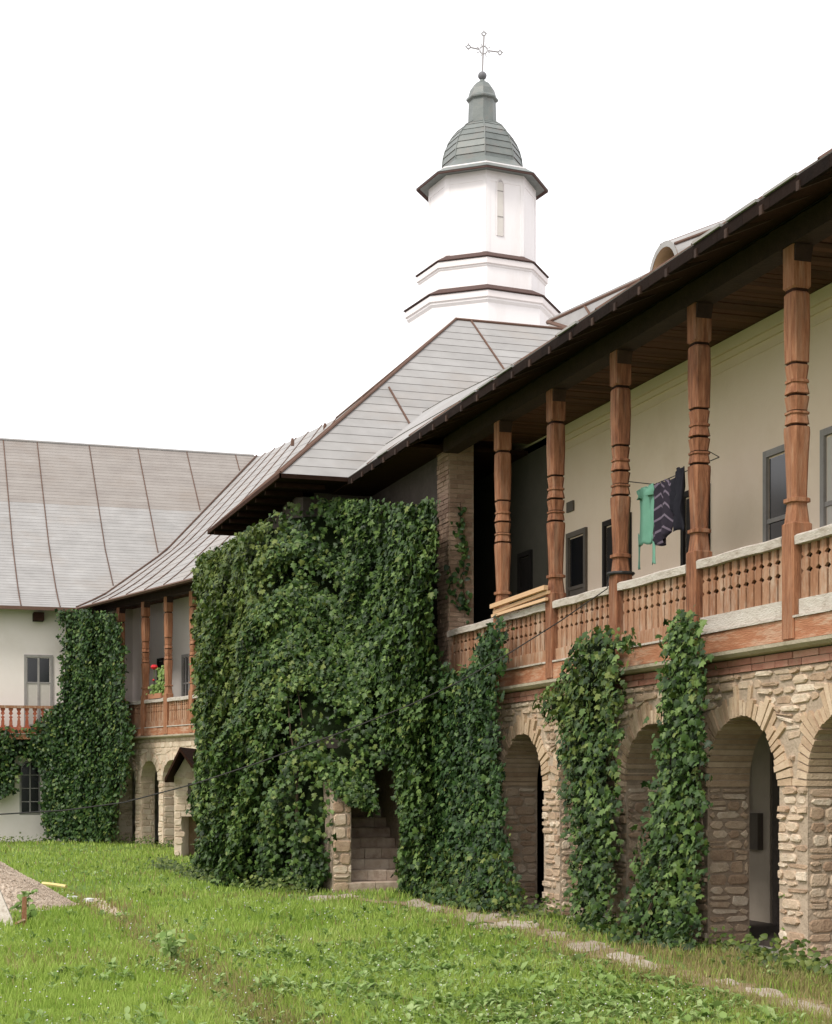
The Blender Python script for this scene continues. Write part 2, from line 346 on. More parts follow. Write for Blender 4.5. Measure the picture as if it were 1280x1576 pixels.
def stone_poly(pos, poly, d0, prot, mb):
    """an irregular stone: poly in (u, v), sunk to d0, dressed edge, proud by prot"""
    n = len(poly); cu = sum(p[0] for p in poly)/n; cv = sum(p[1] for p in poly)/n
    base = [pos(u, v, d0) for u, v in poly]; mid = [pos(u, v, prot*.55) for u, v in poly]
    top = [pos(cu+(u-cu)*.88, cv+(v-cv)*.84, prot*rnd.uniform(.85, 1.15)) for u, v in poly]
    fs = [tuple(range(2*n, 3*n))]+[(i, (i+1) % n, n+(i+1) % n, n+i) for i in range(n)]+[(n+i, n+(i+1) % n, 2*n+(i+1) % n, 2*n+i) for i in range(n)]
    mb.add(base+mid+top, fs)
def courses(u0, u1, v0, v1, hmin, hmax, wmin, wmax):
    """rough courses of stones as jittered polygons"""
    v = v0; out = []
    while v < v1-.03:
        h = min(rnd.uniform(hmin, hmax), v1-v)
        if v1-v-h < .04: h = v1-v
        u = u0 - rnd.uniform(0, wmax*.6)
        while u < u1:
            w = rnd.uniform(wmin, wmax); a, b = max(u, u0), min(u+w, u1)
            if b-a > .05:
                g = .012; j = lambda: rnd.uniform(-.02, .02)
                if w > .2 and h > .1 and rnd.random() < .18:      # two thin stones one over the other
                    hh = h*rnd.uniform(.4, .6); sub = [(v, v+hh), (v+hh, v+h)]
                else: sub = [(v, v+h)]
                for s0, s1 in sub:
                    c = min(.03, (s1-s0)*.3)
                    out.append([(a+g+c+j(), s0+g), (b-g-c+j(), s0+g+j()*.6), (b-g, s0+g+c), (b-g+j()*.5, s1-g-c), (b-g-c+j(), s1-g+j()*.6), (a+g+c+j(), s1-g), (a+g+j()*.5, s1-g-c), (a+g, s0+g+c)])
            u += w
        v += h
    return out
def clip_to_arches(poly, arches, R0, zs, jamb):
    cu = sum(p[0] for p in poly)/len(poly); cv = sum(p[1] for p in poly)/len(poly)
    for c in arches:
        if abs(cu-c) > R0+.6: continue
        if cv <= zs+.02:
            if abs(cu-c) < jamb: return None
            poly = [((c+math.copysign(jamb+.005, cu-c)) if abs(u-c) < jamb else u, v) for u, v in poly]
        else:
            if math.hypot(cu-c, cv-zs) < R0: return None
            q = []
            for u, v in poly:
                d = math.hypot(u-c, v-zs)
                if v > zs and d < R0+.012 and d > .01: k = (R0+.012)/d; u, v = c+(u-c)*k, zs+(v-zs)*k
                q.append((u, v))
            poly = q
    us = [p[0] for p in poly]; vs_ = [p[1] for p in poly]
    if max(us)-min(us) < .05 or max(vs_)-min(vs_) < .035: return None
    return poly
def lay_stones(parent, jobs, mname, limit=300, name='stone', key=None):
    """jobs: (pos function, polygon, d0, proud). The ones that show largest are parts of their own."""
    jobs = sorted(jobs, key=key) if key else jobs
    for pos, poly, d0, pr in jobs[:limit]:
        mb = MB(); stone_poly(pos, poly, d0, pr, mb); mb.build(name, M[mname], parent)
    if jobs[limit:]:
        mb = MB()
        for pos, poly, d0, pr in jobs[limit:]: stone_poly(pos, poly, d0, pr, mb)
        mb.build(name+'work', M[mname], parent, kind='stuff')
def arch_ring(parent, F, c, r, zs, Ro, half, n, depth, mname, name='arch_stone', hide=lambda u: False):
    for i in range(n):
        a0 = math.pi*i/n+.012; a1 = math.pi*(i+1)/n-.010; am = (a0+a1)/2
        ro = min(Ro*rnd.uniform(.86, 1.06), (half-.01)/max(abs(math.cos(am)), .01)); ri = r-rnd.uniform(0, .02); pr = rnd.uniform(.016, .042); a0 += rnd.uniform(-.006, .006); a1 += rnd.uniform(-.006, .006)
        lo = []
        for d in (-depth, pr):
            for a, rr in ((a0, ri), (a1, ri), (a1, ro), (a0, ro)): lo.append(F.p(c-rr*math.cos(a), zs+rr*math.sin(a), d))
        mb = MB(); mb.hexa(lo[:4], lo[4:]); mb.build(name, M[mname], parent)

# ---------------------------------------------------------------- carved post, balustrade pieces
def chamf(w, c=.32):                # chamfered square outline of half width w
    k = w*(1-c); return [(w, -k), (w, k), (k, w), (-k, w), (-w, k), (-w, -k), (-k, -w), (k, -w)]
def post_mesh(top, name='post'):
    mb = MB(); prof = [(3.10, 0.1080, .12), (4.20, 0.1080, .12), (4.215, 0.0972, .3), (4.40, 0.0792, .35), (4.410, 0.1062, .35), (4.445, 0.1062, .35), (4.455, 0.0792, .35), (4.80, 0.0900, .35), (5.08, 0.1044, .35),
      (5.13, 0.1044, .4), (5.135, 0.0846, .4), (5.155, 0.0846, .4), (5.16, 0.1008, .4), (5.25, 0.0864, .4), (5.255, 0.1008, .4), (5.275, 0.1008, .4), (5.28, 0.0828, .4), (5.29, 0.0828, .4), (5.42, 0.1008, .4), (5.425, 0.0810, .4), (5.445, 0.0810, .4), (5.45, 0.1026, .4), (5.55, 0.0828, .4), (5.555, 0.0972, .4), (5.580, 0.0972, .4), (5.585, 0.0810, .4), (5.72, 0.0972, .4), (5.725, 0.0828, .35), (5.745, 0.0828, .35), (5.75, 0.0954, .35), (6.1, 0.1044, .35), (6.40, 0.0990, .3), (6.42, 0.0846, .3), (6.45, 0.0846, .3), (6.47, 0.0990, .1), (top, .099, .1)]
    vs = []
    for z, w, c in prof: vs += [(x, y, z) for x, y in chamf(w, c)]
    n = 8; fs = [(i*n+k, i*n+(k+1) % n, (i+1)*n+(k+1) % n, (i+1)*n+k) for i in range(len(prof)-1) for k in range(n)]
    groove = {(5.135, 5.155), (5.28, 5.29), (5.425, 5.445), (5.725, 5.745), (6.42, 6.45)}
    mb.add(vs, fs, r=.0); mb.m = [1 if (prof[i][0], prof[i+1][0]) in groove else 0 for i in range(len(prof)-1) for k in range(n)]; return mb.mesh(name, [M['wood'], M['darkwood']])
def bracket_mesh():
    mb = MB(); mb.hexa([(-.09, -.105, 6.70), (.09, -.105, 6.70), (.09, .105, 6.70), (-.09, .105, 6.70)], [(-.09, -.15, 6.85), (.09, -.15, 6.85), (.09, .15, 6.85), (-.09, .15, 6.85)])
    return mb.mesh('bracket', M['rafter'])
def baluster_mesh(w, z0, z1, wide=False):
    h = z1-z0; a = w/2
    if not wide: side = [(a, 0), (a, h*.42), (a-.045, h*.47), (a, h*.52), (a, h*.66), (a-.045, h*.71), (a, h*.76), (a-.012, h*.80), (a-.012, h)]
    else: side = [(a, 0), (a, h*.06), (a-.02, h*.10), (a-.02, h*.30), (a-.075+.035, h*.45), (a-.01, h*.52), (a-.055, h*.60), (a-.005, h*.72), (a-.035, h*.82), (a, h*.92), (a, h)]
    out = side + [(-x, z) for x, z in side[::-1]]
    n = len(out); mb = MB(); t = .016
    # as horizontal slabs so the outline stays exact
    ns = len(side); vs = []
    for x, z in side: vs += [(-x, -t, z0+z), (x, -t, z0+z), (x, t, z0+z), (-x, t, z0+z)]
    fs = [(4*i+k, 4*i+(k+1) % 4, 4*i+4+(k+1) % 4, 4*i+4+k) for i in range(ns-1) for k in range(4)]
    mb.add(vs, fs, r=0.); return mb.mesh('baluster', M['redwood'] if wide else M['woodpale'])
POST = post_mesh(6.88); BRK = bracket_mesh(); BAL = baluster_mesh(.142, 3.47, 4.03)
def gallery(parent, F, pu, depth, uend0, uend1, spacing):
    """floor, posts, balustrade, beam, boarded ceiling of a gallery along frame F"""
    ang = F.ang()
    for u in pu:
        x, y, _ = F.p(u, 0, -.02); o = put('post', POST, parent, Matrix.Translation((x, y, 0)) @ Matrix.Rotation(ang, 4, 'Z') @ Matrix.Rotation(math.pi*(rnd.random() > .5), 4, 'Z'))
        put('bracket', BRK, parent, Matrix.Translation((x, y, 0)) @ Matrix.Rotation(ang+math.pi/2, 4, 'Z'))
    ends = [uend0]+list(pu)+[uend1]
    for i, (a, b) in enumerate(zip(ends[:-1], ends[1:])):
        if b-a < .3: continue
        a0, b0 = a+.125, b-.125
        mb = MB(); dz = rnd.uniform(-.012, .012)
        # hand rail, worn, slightly rounded
        segs = 5; prev = None
        hr = put('balustrade', (lambda mb: (mb.fbox(F, a0, b0, 3.30, 3.475+dz, -.03, .035), mb.mesh('bottom_board', [M['rail'] if i in (2, 3) and F is NEAR else M['woodpale']]))[1])(MB()), parent)
        lb_ = MB(); lb_.fbox(F, a0, b0, 3.36, 4.0, -.085, -.065); lb_.build('gap_shade_board', M['darkwood'], hr)  # dark board added behind the balusters to paint shade into the gaps
        r2 = MB()
        for k in range(segs):
            ua, ub = a0+(b0-a0)*k/segs, a0+(b0-a0)*(k+1)/segs
            za = 4.025+dz+.006*math.sin(k*2+i); zb = 4.025+dz+.006*math.sin(k*2+2+i)
            ring = lambda u, z: [F.p(u, z-.03, -.08), F.p(u, z-.03, .08), F.p(u, z+.05, .085), F.p(u, z+.07, .055), F.p(u, z+.07, -.055), F.p(u, z+.05, -.085)]
            r2.add(ring(ua, za)+ring(ub, zb), [(j, (j+1) % 6, 6+(j+1) % 6, 6+j) for j in range(6)]+([tuple(range(6))[::-1]] if k == 0 else [])+([tuple(range(6, 12))] if k == segs-1 else []), r=i*.37 % 1)
        r2.build('handrail', M['rail'], hr)
        n = max(3, round((b0-a0)/spacing)); st = (b0-a0)/n
        for k in range(n):
            x, y, _ = F.p(a0+(k+.5)*st+rnd.uniform(-.004, .004), 0, rnd.uniform(-.004, .004))
            sc = st*.80/.142
            put('baluster', BAL, hr, Matrix.Translation((x, y, rnd.uniform(-.004, .004))) @ Matrix.Rotation(ang+rnd.uniform(-.02, .02), 4, 'Z') @ Matrix.Diagonal((sc, 1, 1, 1)))
    # sill beams in lengths, with a worn lip
    u = uend0; k = 0
    while u < uend1:
        w = min(rnd.uniform(1.7, 3.1), uend1-u)
        if uend1-u-w < .5: w = uend1-u
        mb = MB(); mb.fbox(F, u+.003, u+w-.003, 3.085, 3.292, -.1, .05+rnd.uniform(0, .02)); mb.build('sill_beam', M['beam'], parent)
        mb = MB(); z = 3.293+rnd.uniform(0, .008); mb.fbox(F, u+.002, u+w-.002, z, z+.022, -.09, .085+rnd.uniform(-.01, .015)); mb.build('lip_board', M['rail'], parent)
        u += w; k += 1
    n = int((uend1-uend0)/1.6)+1; st = (uend1-uend0)/n
    for k in range(n):
        mb = MB(); a, b = uend0+k*st+.004, uend0+(k+1)*st-.004; dz = rnd.uniform(-.006, .006); dd = rnd.uniform(-.012, .012)
        prof = [(-.03, 2.99), (.10+dd, 3.0), (.155+dd, 3.03), (.16+dd, 3.065), (.05, 3.083), (-.03, 3.083)]
        m_ = len(prof); mb.add([F.p(a, v+dz*0, d) for d, v in prof]+[F.p(b, v, d) for d, v in prof], [(j, (j+1) % m_, m_+(j+1) % m_, m_+j) for j in range(m_)]+[tuple(range(m_))[::-1], tuple(range(m_, 2*m_))])
        mb.build('ledge_stone', M['ledge'], parent)
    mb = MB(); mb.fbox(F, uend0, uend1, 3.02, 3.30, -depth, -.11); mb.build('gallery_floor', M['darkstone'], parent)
    mb = MB(); mb.fbox(F, uend0, uend1, 6.86, 7.08, -.14, .10); mb.build('top_beam', M['rafter'], parent)
    mb = MB(); n = int((uend1-uend0)/.13); st = (uend1-uend0)/n
    for k in range(n):
        dz = rnd.uniform(0, .012); mb.fbox(F, uend0+k*st+.008, uend0+(k+1)*st-.004, 7.085+dz, 7.11+dz, -depth, .05)
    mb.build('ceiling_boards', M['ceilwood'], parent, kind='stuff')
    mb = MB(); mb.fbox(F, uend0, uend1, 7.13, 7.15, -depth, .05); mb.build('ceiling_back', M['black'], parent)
def framed_opening(parent, F, u0, u1, z0, z1, d, kind='window', fm='grey', pane='glass', rows=2, cols=1, name=None):
    """frame and panes standing in the wall face at depth d (outer face of the wall)"""
    fw = .075; f = MB()
    for a, b, c, e in ((u0, u0+fw, z0, z1), (u1-fw, u1, z0, z1), (u0+fw, u1-fw, z1-fw, z1), (u0+fw, u1-fw, z0, z0+fw)):
        f.fbox(F, a, b, c, e, d-.02, d+.035)
    o = f.build(name or kind, M[fm], parent)
    for i in range(cols):
        for j in range(rows):
            a = u0+fw+(u1-u0-2*fw)*i/cols; b = u0+fw+(u1-u0-2*fw)*(i+1)/cols
            zz = [z0+fw, z0+fw+(z1-z0-2*fw)*.62, z1-fw] if rows == 2 else [z0+fw+(z1-z0-2*fw)*k/rows for k in range(rows+1)]
            mb = MB(); mb.fbox(F, a+.022, b-.022, zz[j]+.022, zz[j+1]-.022, d-.012, d+.004); mb.build('pane', M[pane[j] if isinstance(pane, (list, tuple)) else pane], o)
    mb = MB()
    for i in range(1, cols): a = u0+fw+(u1-u0-2*fw)*i/cols; mb.fbox(F, a-.03, a+.03, z0+fw, z1-fw, d-.015, d+.028)
    for j in range(1, rows):
        z = z0+fw+(z1-z0-2*fw)*(.62 if rows == 2 else j/rows); mb.fbox(F, u0+fw, u1-fw, z-.025, z+.025, d-.015, d+.022)
    if mb.v: mb.build('bar', M[fm], o)
    return o

# ---------------------------------------------------------------- near wing with the wooden gallery
near = thing('gallery_wing', 'long wing nearest the camera, rubble arcade below and carved wooden gallery above', 'building', (8.25, 16, 0))
per = 1.985; p0 = 13.73
posts = [p0-2*per, p0-per, p0, p0+per, p0+2*per, p0+3*per, p0+4*per-.04]
U0, U1 = 8.0, 23.9
gallery(near, NEAR, posts, 1.38, U0, U1, .165)
rA = .735; zsA = 1.68; arcs = [p0-per*1.5+.03, p0-per*.5+.03, p0+per*.5+.03, p0+per*1.5+.05, p0+per*2.5+.07, p0+per*3.5+.10]
aw = wall_with_arches(NEAR, arcs, U0, 27.9, 2.84, .5, rA, zsA).build('arcade_wall', M['mortar'], near)
mb = MB(); mb.fbox(NEAR, U0, 27.9, 2.841, 3.019, -.5, -.03); mb.build('wall_head', M['mortar'], near)
jobs = []
facepos = lambda u, v, d: NEAR.p(u, v, d)
for poly in courses(11.2, 24.2, 0, 2.84, .05, .115, .12, .38):
    pl = clip_to_arches(poly, arcs, rA+.255, zsA, rA)
    if pl: jobs.append((facepos, pl, -.01, rnd.uniform(.008, .036)))
for c in arcs:                                     # the jambs that face the camera, and the opposite ones
    far_ = c+rA
    pf = (lambda yy: (lambda u, v, d: (8.25+u, yy-d, v)))(far_)
    for poly in courses(.01, .49, 0, zsA-.01, .07, .15, .14, .36):
        jobs.append((pf, poly, -.01, rnd.uniform(.008, .024)))
def skey(j):
    x, y, z = j[0](*j[1][0], 0); px, _ = to_px(x, y, z)
    return y + (100 if px > 1300 else 0) + (60 if (y < 18.9 and y > 16.6 and False) else 0)
lay_stones(aw, jobs, 'stone', 300, 'stone', skey)
for c in arcs[1:]: arch_ring(aw, NEAR, c, rA, zsA, 1.0, per/2, 33, .49, 'stone2')
# brick band under the ledge
mb = MB(); y = 11.2
bb = MB(); bb.fbox(NEAR, U0, 24, 2.845, 2.985, -.02, .0); bb = bb.build('brick_band', M['mortar'], near)
for row in range(2):
    y = 11.2-.13*row
    while y < 23.8:
        w = rnd.uniform(.22, .27); k = MB(); k.fbox(NEAR, y+.005, y+w-.005, 2.848+row*.071, 2.848+row*.071+.062, -.01, .018+rnd.uniform(0, .012)); k.build('brick', M['brick'], bb); y += w
# gallery back wall with cornice, doors and windows
gw = MB(); gw.fbox(NEAR, U0, 28, 3.2, 7.35, -1.65, -1.40); gw = gw.build('back_wall', M['plaster'], near)
mb = MB(); mb.fbox(NEAR, 23.15, 28, 3.31, 7.05, -1.399, -1.33); mb.build('shade_facing', M['shadewall'], near)  # dark facing paints in the shade at the enclosed end of the gallery
for z0, z1, d in ((6.94, 7.08, -1.33), (6.86, 6.935, -1.365), (6.74, 6.765, -1.385)):
    c = MB(); c.fbox(NEAR, U0, 28, z0, z1, -1.398, d); c.build('cornice', M['plaster'], gw)
wu = lambda px: NEAR.u_of(px, -1.40)
framed_opening(near, NEAR, wu(1240), wu(1178), 3.45, 5.56, -1.395, 'window', 'grey', 'glass', 2)
framed_opening(near, NEAR, wu(1330), wu(1266), 3.45, 5.56, -1.395, 'window', 'grey', ['blind', 'blind'], 2)
for a, b in ((1093, 1051), (972, 930)):
    framed_opening(near, NEAR, wu(a), wu(b), 3.31, 5.44, -1.395, 'door', 'black', 'black', 1)
o = framed_opening(near, NEAR, wu(904), wu(874), 3.31, 5.46, -1.395, 'door', 'greydoor', ['greydoor', 'glass'], 2)
o['label'] = 'grey panel door with a small glazed light above'
framed_opening(near, NEAR, wu(826), wu(806), 3.31, 5.40, -1.32, 'door', 'black', 'black', 1)
mb = MB(); mb.fbox(NEAR, wu(884), wu(874), 5.78, 5.93, -1.398, -1.37); mb.build('sign_plate', M['greydoor'], near)
# walls closing the dark end of the gallery
mb = MB(); mb.box(8.25, 8.65, 23.9, 24.45, 3.25, 7.05); pier = mb.build('brick_pier', M['mortar'], near)
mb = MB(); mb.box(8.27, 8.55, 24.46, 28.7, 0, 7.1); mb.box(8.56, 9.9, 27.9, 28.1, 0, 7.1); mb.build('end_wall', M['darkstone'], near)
row = 0; z = 3.28
while z < 6.95:
    for side in (0, 1):
        L = .40 if side == 0 else .55; u = -.12*(row % 2)
        while u < L:
            w = .245; a, b = max(u, 0)+.004, min(u+w, L)-.004
            if b-a > .03:
                k = MB(); pr = rnd.uniform(.008, .022)
                if side == 0: k.box(8.25+a, 8.25+b, 23.9-pr, 23.895, z+.005, z+.068)
                else: k.box(8.25-pr, 8.255, 23.9+a, 23.9+b, z+.005, z+.068)
                k.build('brick', M['pierbrick'], pier)
            u += w
    z += .074; row += 1
# the vaulted walk behind the arches: floor, back wall, ceiling, end wall
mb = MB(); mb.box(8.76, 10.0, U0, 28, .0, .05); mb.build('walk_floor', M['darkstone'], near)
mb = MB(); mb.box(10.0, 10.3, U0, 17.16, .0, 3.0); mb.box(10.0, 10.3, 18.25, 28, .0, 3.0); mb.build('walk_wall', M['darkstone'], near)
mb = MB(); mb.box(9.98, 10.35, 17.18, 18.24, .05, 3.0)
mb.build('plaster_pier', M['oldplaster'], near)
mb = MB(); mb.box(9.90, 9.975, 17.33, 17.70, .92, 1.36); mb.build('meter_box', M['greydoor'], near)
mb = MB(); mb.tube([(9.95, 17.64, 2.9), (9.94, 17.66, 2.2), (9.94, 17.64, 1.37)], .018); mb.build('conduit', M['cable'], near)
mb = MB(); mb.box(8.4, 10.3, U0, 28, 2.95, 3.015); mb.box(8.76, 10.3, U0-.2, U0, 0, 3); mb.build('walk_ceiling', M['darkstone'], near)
# closed rear body of the wing
mb = MB(); mb.box(10.32, 16, U0, 26.8, 0, 7.0); mb.box(9.95, 16, U0-.1, 28, 7.16, 7.4); mb.build('rear_body', M['plaster'], near)

# ---------------------------------------------------------------- roofs
def lerp(a, b, t): return tuple(x+(y-x)*t for x, y in zip(a, b))
def panel(mb, fn, u0, u1, nv, lap=.018, m0=0, m1=1, nu=1, r=None, v0=0., v1=1.):
    """stepped sheets: each course's lower edge stands proud of the course below"""
    for j in range(nv):
        va, vb = v0+(v1-v0)*j/nv, v0+(v1-v0)*(j+1)/nv
        rr = rnd.random() if r is None else r
        for i in range(nu):
            a, b = u0+(u1-u0)*i/nu, u0+(u1-u0)*(i+1)/nu
            A, B, C, D = fn(a, va), fn(b, va), fn(b, vb), fn(a, vb)
            n = (Vector(B)-Vector(A)).cross(Vector(D)-Vector(A)).normalized()
            if n.z < 0: n = -n
            up = n*lap
            A2, B2 = Vector(A)+up, Vector(B)+up
            mb.quad(A2, B2, C, D, m0, rr); mb.quad(A, B, B2, A2, m1, rr)
def seam(parent, fn, u, nv=8, rad=.016, m='rust', name='seam', lift=.02, v0=0, v1=1):
    mb = MB(); mb.tube([Vector(fn(u, v0+(v1-v0)*k/nv))+Vector((0, 0, lift)) for k in range(nv+1)], rad, 5); mb.build(name, M[m], parent)
# left wing profile: bell-cast
LP = [(0, 7.0), (1.0, 7.48), (3.6, 9.30), (8.1, 13.55)]
def prof(P_, t):
    s = t*(len(P_)-1); i = min(int(s), len(P_)-2); return lerp(P_[i], P_[i+1], s-i)
def profd(P_, t):                    # by length
    ds = [math.dist(a, b) for a, b in zip(P_[:-1], P_[1:])]; L = sum(ds)*t
    for i, d in enumerate(ds):
        if L <= d or i == len(ds)-1: return lerp(P_[i], P_[i+1], L/d)
        L -= d
left = thing('white_wing', 'white plastered wing across the far end of the court with a broad grey roof', 'building', (0, 50.1, 0))
def yv(d): return 49.4+d
V1 = (to_px, None)
# valley plan: x of the valley for a given distance from the eave
def valx(d):
    pts = [(0, 5.25), (3.6, 53.0*ray(254)[0]/ray(254)[1]), (8.1, 57.5*ray(395)[0]/ray(395)[1])]
    for (a, xa), (b, xb) in zip(pts[:-1], pts[1:]):
        if d <= b or b == 8.1: return xa+(xb-xa)*(d-a)/(b-a)
lr = MB(); lr.quad((-32, 49.45, 6.93), (5.3, 49.45, 6.93), (5.3, 50.2, 7.1), (-32, 50.2, 7.1)); lroof = lr.build('roof', M['rafter'], left)
seams_px = [-150, -75, 5, 57, 137, 212, 287, 362]
def seam_x(px_top):                  # seams start on the ridge at these image columns
    a, b = ray(px_top); return 57.5*a/b
sx = [-32, -27, -22, -18, -14.5, -11.5, -8.5, -6]+[seam_x(p) for p in seams_px if seam_x(p) > -5.5]+[13.2]
def lfn(u, v):
    d, z = profd(LP, v); x = min(u, valx(d)+.10); return (x, yv(d), z)
for a, b in zip(sx[:-1], sx[1:]):
    mb = MB(); sag = 0
    panel(mb, lfn, a, b, 56, .006, 0, 1, 6)
    for i_ in range(0): pass
    me = mb.mesh('roof_panel', [M['roof'], M['lap'], M['roofup']])
    cz = np.zeros(len(me.polygons)*3, dtype=np.float32); me.polygons.foreach_get('center', cz); cz = cz.reshape(-1, 3)
    mi = np.zeros(len(me.polygons), dtype=np.int32); me.polygons.foreach_get('material_index', mi)
    mi[(mi == 0) & (cz[:, 2] > 11.0)] = 2; me.polygons.foreach_set('material_index', mi)
    put('roof_panel', me, lroof)
for x in sx[1:-1]:
    tmax = 1.0
    k = 0
    while k < 40 and x > valx(profd(LP, 0)[0]) and x > valx(profd(LP, k/40)[0]): k += 1
    if k < 38: seam(lroof, lfn, x, 14, .018, v0=k/40)
seam(lroof, lambda u, v: (valx(profd(LP, v)[0]), yv(profd(LP, v)[0]), profd(LP, v)[1]), 0, 16, .03, 'rust', 'valley_gutter', .03)
mb = MB(); mb.quad((-32, 57.5, 13.56), (13.2, 57.5, 13.56), (14, 66, 7), (-32, 66, 7)); mb.build('rear_slope', M['roof'], lroof)
mb = MB(); mb.tube([(-32, 57.5, 13.58), (-12, 57.5, 13.6), (12.4, 57.5, 13.56)], .05); mb.build('ridge_cap', M['roof'], lroof)
mb = MB(); mb.box(-32, 5.3, 49.38, 49.42, 6.9, 7.0); mb.build('fascia', M['rust'], lroof)

# middle block and main ridge
mid = thing('corner_block', 'projecting block smothered in climbing plants under a grey hipped roof', 'building', (7, 28, 0))
RX, RY, RZ = 11.2, 32.0, 11.4
EX, EY, EZ = 6.3, 27.05, 7.0
mr_ = MB(); mr_.quad((6.33, 27.08, 6.95), (9.6, 27.08, 6.95), (9.6, 33.5, 6.95), (6.33, 33.5, 6.95)); mroof = mr_.build('roof', M['darkwood'], mid)
# west slope: sheets between seams running up the slope
def wfn(y, v):                       # south end is cut by the hip
    s = v; xr = RX; ys = EY+(RY-EY)*s; return (EX+(RX-EX)*s, max(y, ys), EZ+(RZ-EZ)*s)
ys_ = [27.05, 28.2, 29.3, 30.4, 31.5, 32.6, 33.6]
for a, b in zip(ys_[:-1], ys_[1:]):
    mb = MB(); panel(mb, wfn, a, b, 12, .006, 0, 1); mb.build('roof_panel', [M['roof'], M['lap']], mroof); 
for y in ys_[1:]:
    seam(mroof, lambda u, v: (EX+(RX-EX)*v, u, EZ+(RZ-EZ)*v), y, 6, .02, v1=min(1, (y-EY)/(RY-EY)))
def bfn(y, v):
    zb = EZ+(RZ-EZ)*v; e = (7.5, 7.0); x = e[0]+(RX-e[0])*v; z = e[1]+(RZ-e[1])*(.82*v+.18*v*v); return (x, y+v*min(1, max(0, (y-39)/1.6)), z)
yb = [33.6, 35.4, 36.6, 37.8, 39.0, 40.6]
for a, b in zip(yb[:-1], yb[1:]):
    mb = MB(); panel(mb, bfn, a, b, 12, .006); mb.build('roof_panel', [M['roof'], M['lap']], mroof)
    seam(mroof, bfn, b, 6, .02)
# south slope: courses with separate sheets
def sfn(x, v):
    xs = EX+(RX-EX)*v; return (max(x, xs), EY+(RY-EY)*v, EZ+(RZ-EZ)*v)
sxs = [6.3, 9.0, 11.75, 14.5, 17.5]; nv = 22
for j in range(nv):
    for a, b in zip(sxs[:-1], sxs[1:]):
        if EX+(RX-EX)*j/nv > b-.02: continue
        mb = MB(); panel(mb, sfn, a, b, 1, .008, 0, 1, 1, None, j/nv, (j+1)/nv); mb.build('roof_sheet', [M['roof'], M['lap']], mroof)
for x in sxs[1:-1]:
    seam(mroof, lambda u, v: (u-.45*(v-.5), EY+(RY-EY)*v, EZ+(RZ-EZ)*v), x, 6, .022, v1=min(1, (x-.2-EX)/(RX-EX)))
mb = MB(); mb.tube([(EX, EY, EZ+.03), (RX, RY, RZ+.03)], .026); mb.build('hip_cap', M['rust'], mroof)
mb = MB(); mb.tube([(RX, RY, RZ+.02), (18, RY, RZ+.02)], .03); mb.tube([(RX, RY, RZ+.02), (RX, 41.6, RZ+.02)], .03); mb.build('ridge_cap', M['rust'], mroof)
mb = MB(); mb.quad((RX, RY, RZ), (18, RY, RZ), (18, 38, 7.4), (RX, 41, 7.4+3)); mb.quad((RX, RY, RZ), (RX, 41.6, RZ), (17, 41.6, 7), (17, 36, 7)); mb.build('rear_slope', M['roof'], mroof)
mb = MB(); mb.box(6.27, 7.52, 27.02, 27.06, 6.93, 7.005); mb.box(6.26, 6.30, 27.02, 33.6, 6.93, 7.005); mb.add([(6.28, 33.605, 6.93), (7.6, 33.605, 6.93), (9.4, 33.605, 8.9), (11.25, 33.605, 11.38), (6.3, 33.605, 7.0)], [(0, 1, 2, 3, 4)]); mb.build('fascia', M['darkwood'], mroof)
for k in range(8):
    mb = MB(); y = 27.5+k*.8; mb.box(6.32, 7.2, y, y+.09, 6.86, 6.94); mb.build('rafter', M['darkwood'], mroof)
mb = MB(); mb.box(7.0, 7.3, 28.3, 37.4, 0, 6.94); mb.box(7.3, 8.26, 28.3, 28.5, 2.4, 6.94); mb.box(7.3, 9.5, 37.1, 37.4, 0, 7.0); mb.build('wall', M['darkstone'], mid)
for k, (x, z) in enumerate([(9.9, 10.45), (10.7, 11.15)]): pass
for px, py in ((450, 684), (500, 661)):
    x, y, z = P(px, py+2, 44); mb = MB(); mb.lathe([(.05, 0), (.05, .12), (.03, .2)], 6, (x, y, z)); mb.build('vent_pipe', M['rust'], mroof)

rb = MB(); A_, B_ = P(843, 496, 40), P(1015, 417, 36); rb.hexa([A_, B_, (B_[0]+3, B_[1]+4, B_[2]-2), (A_[0]+3, A_[1]+4, A_[2]-2)], [(A_[0], A_[1], A_[2]+.08), (B_[0], B_[1], B_[2]+.08), (B_[0]+3, B_[1]+4, B_[2]-1.9), (A_[0]+3, A_[1]+4, A_[2]-1.9)])
C_ = P(1015, 520, 35.5); D_ = P(845, 508, 39.5); rb.quad(A_, D_, C_, B_); rb.build('side_slope', M['roof'], mroof)
mb = MB(); mb.tube([A_, lerp(A_, B_, .5), B_], .04); mb.tube([A_, lerp(D_, C_, .3)], .06); mb.tube([lerp(A_, B_, .35), lerp(D_, C_, .5)], .03); mb.build('seam', M['rust'], mroof)
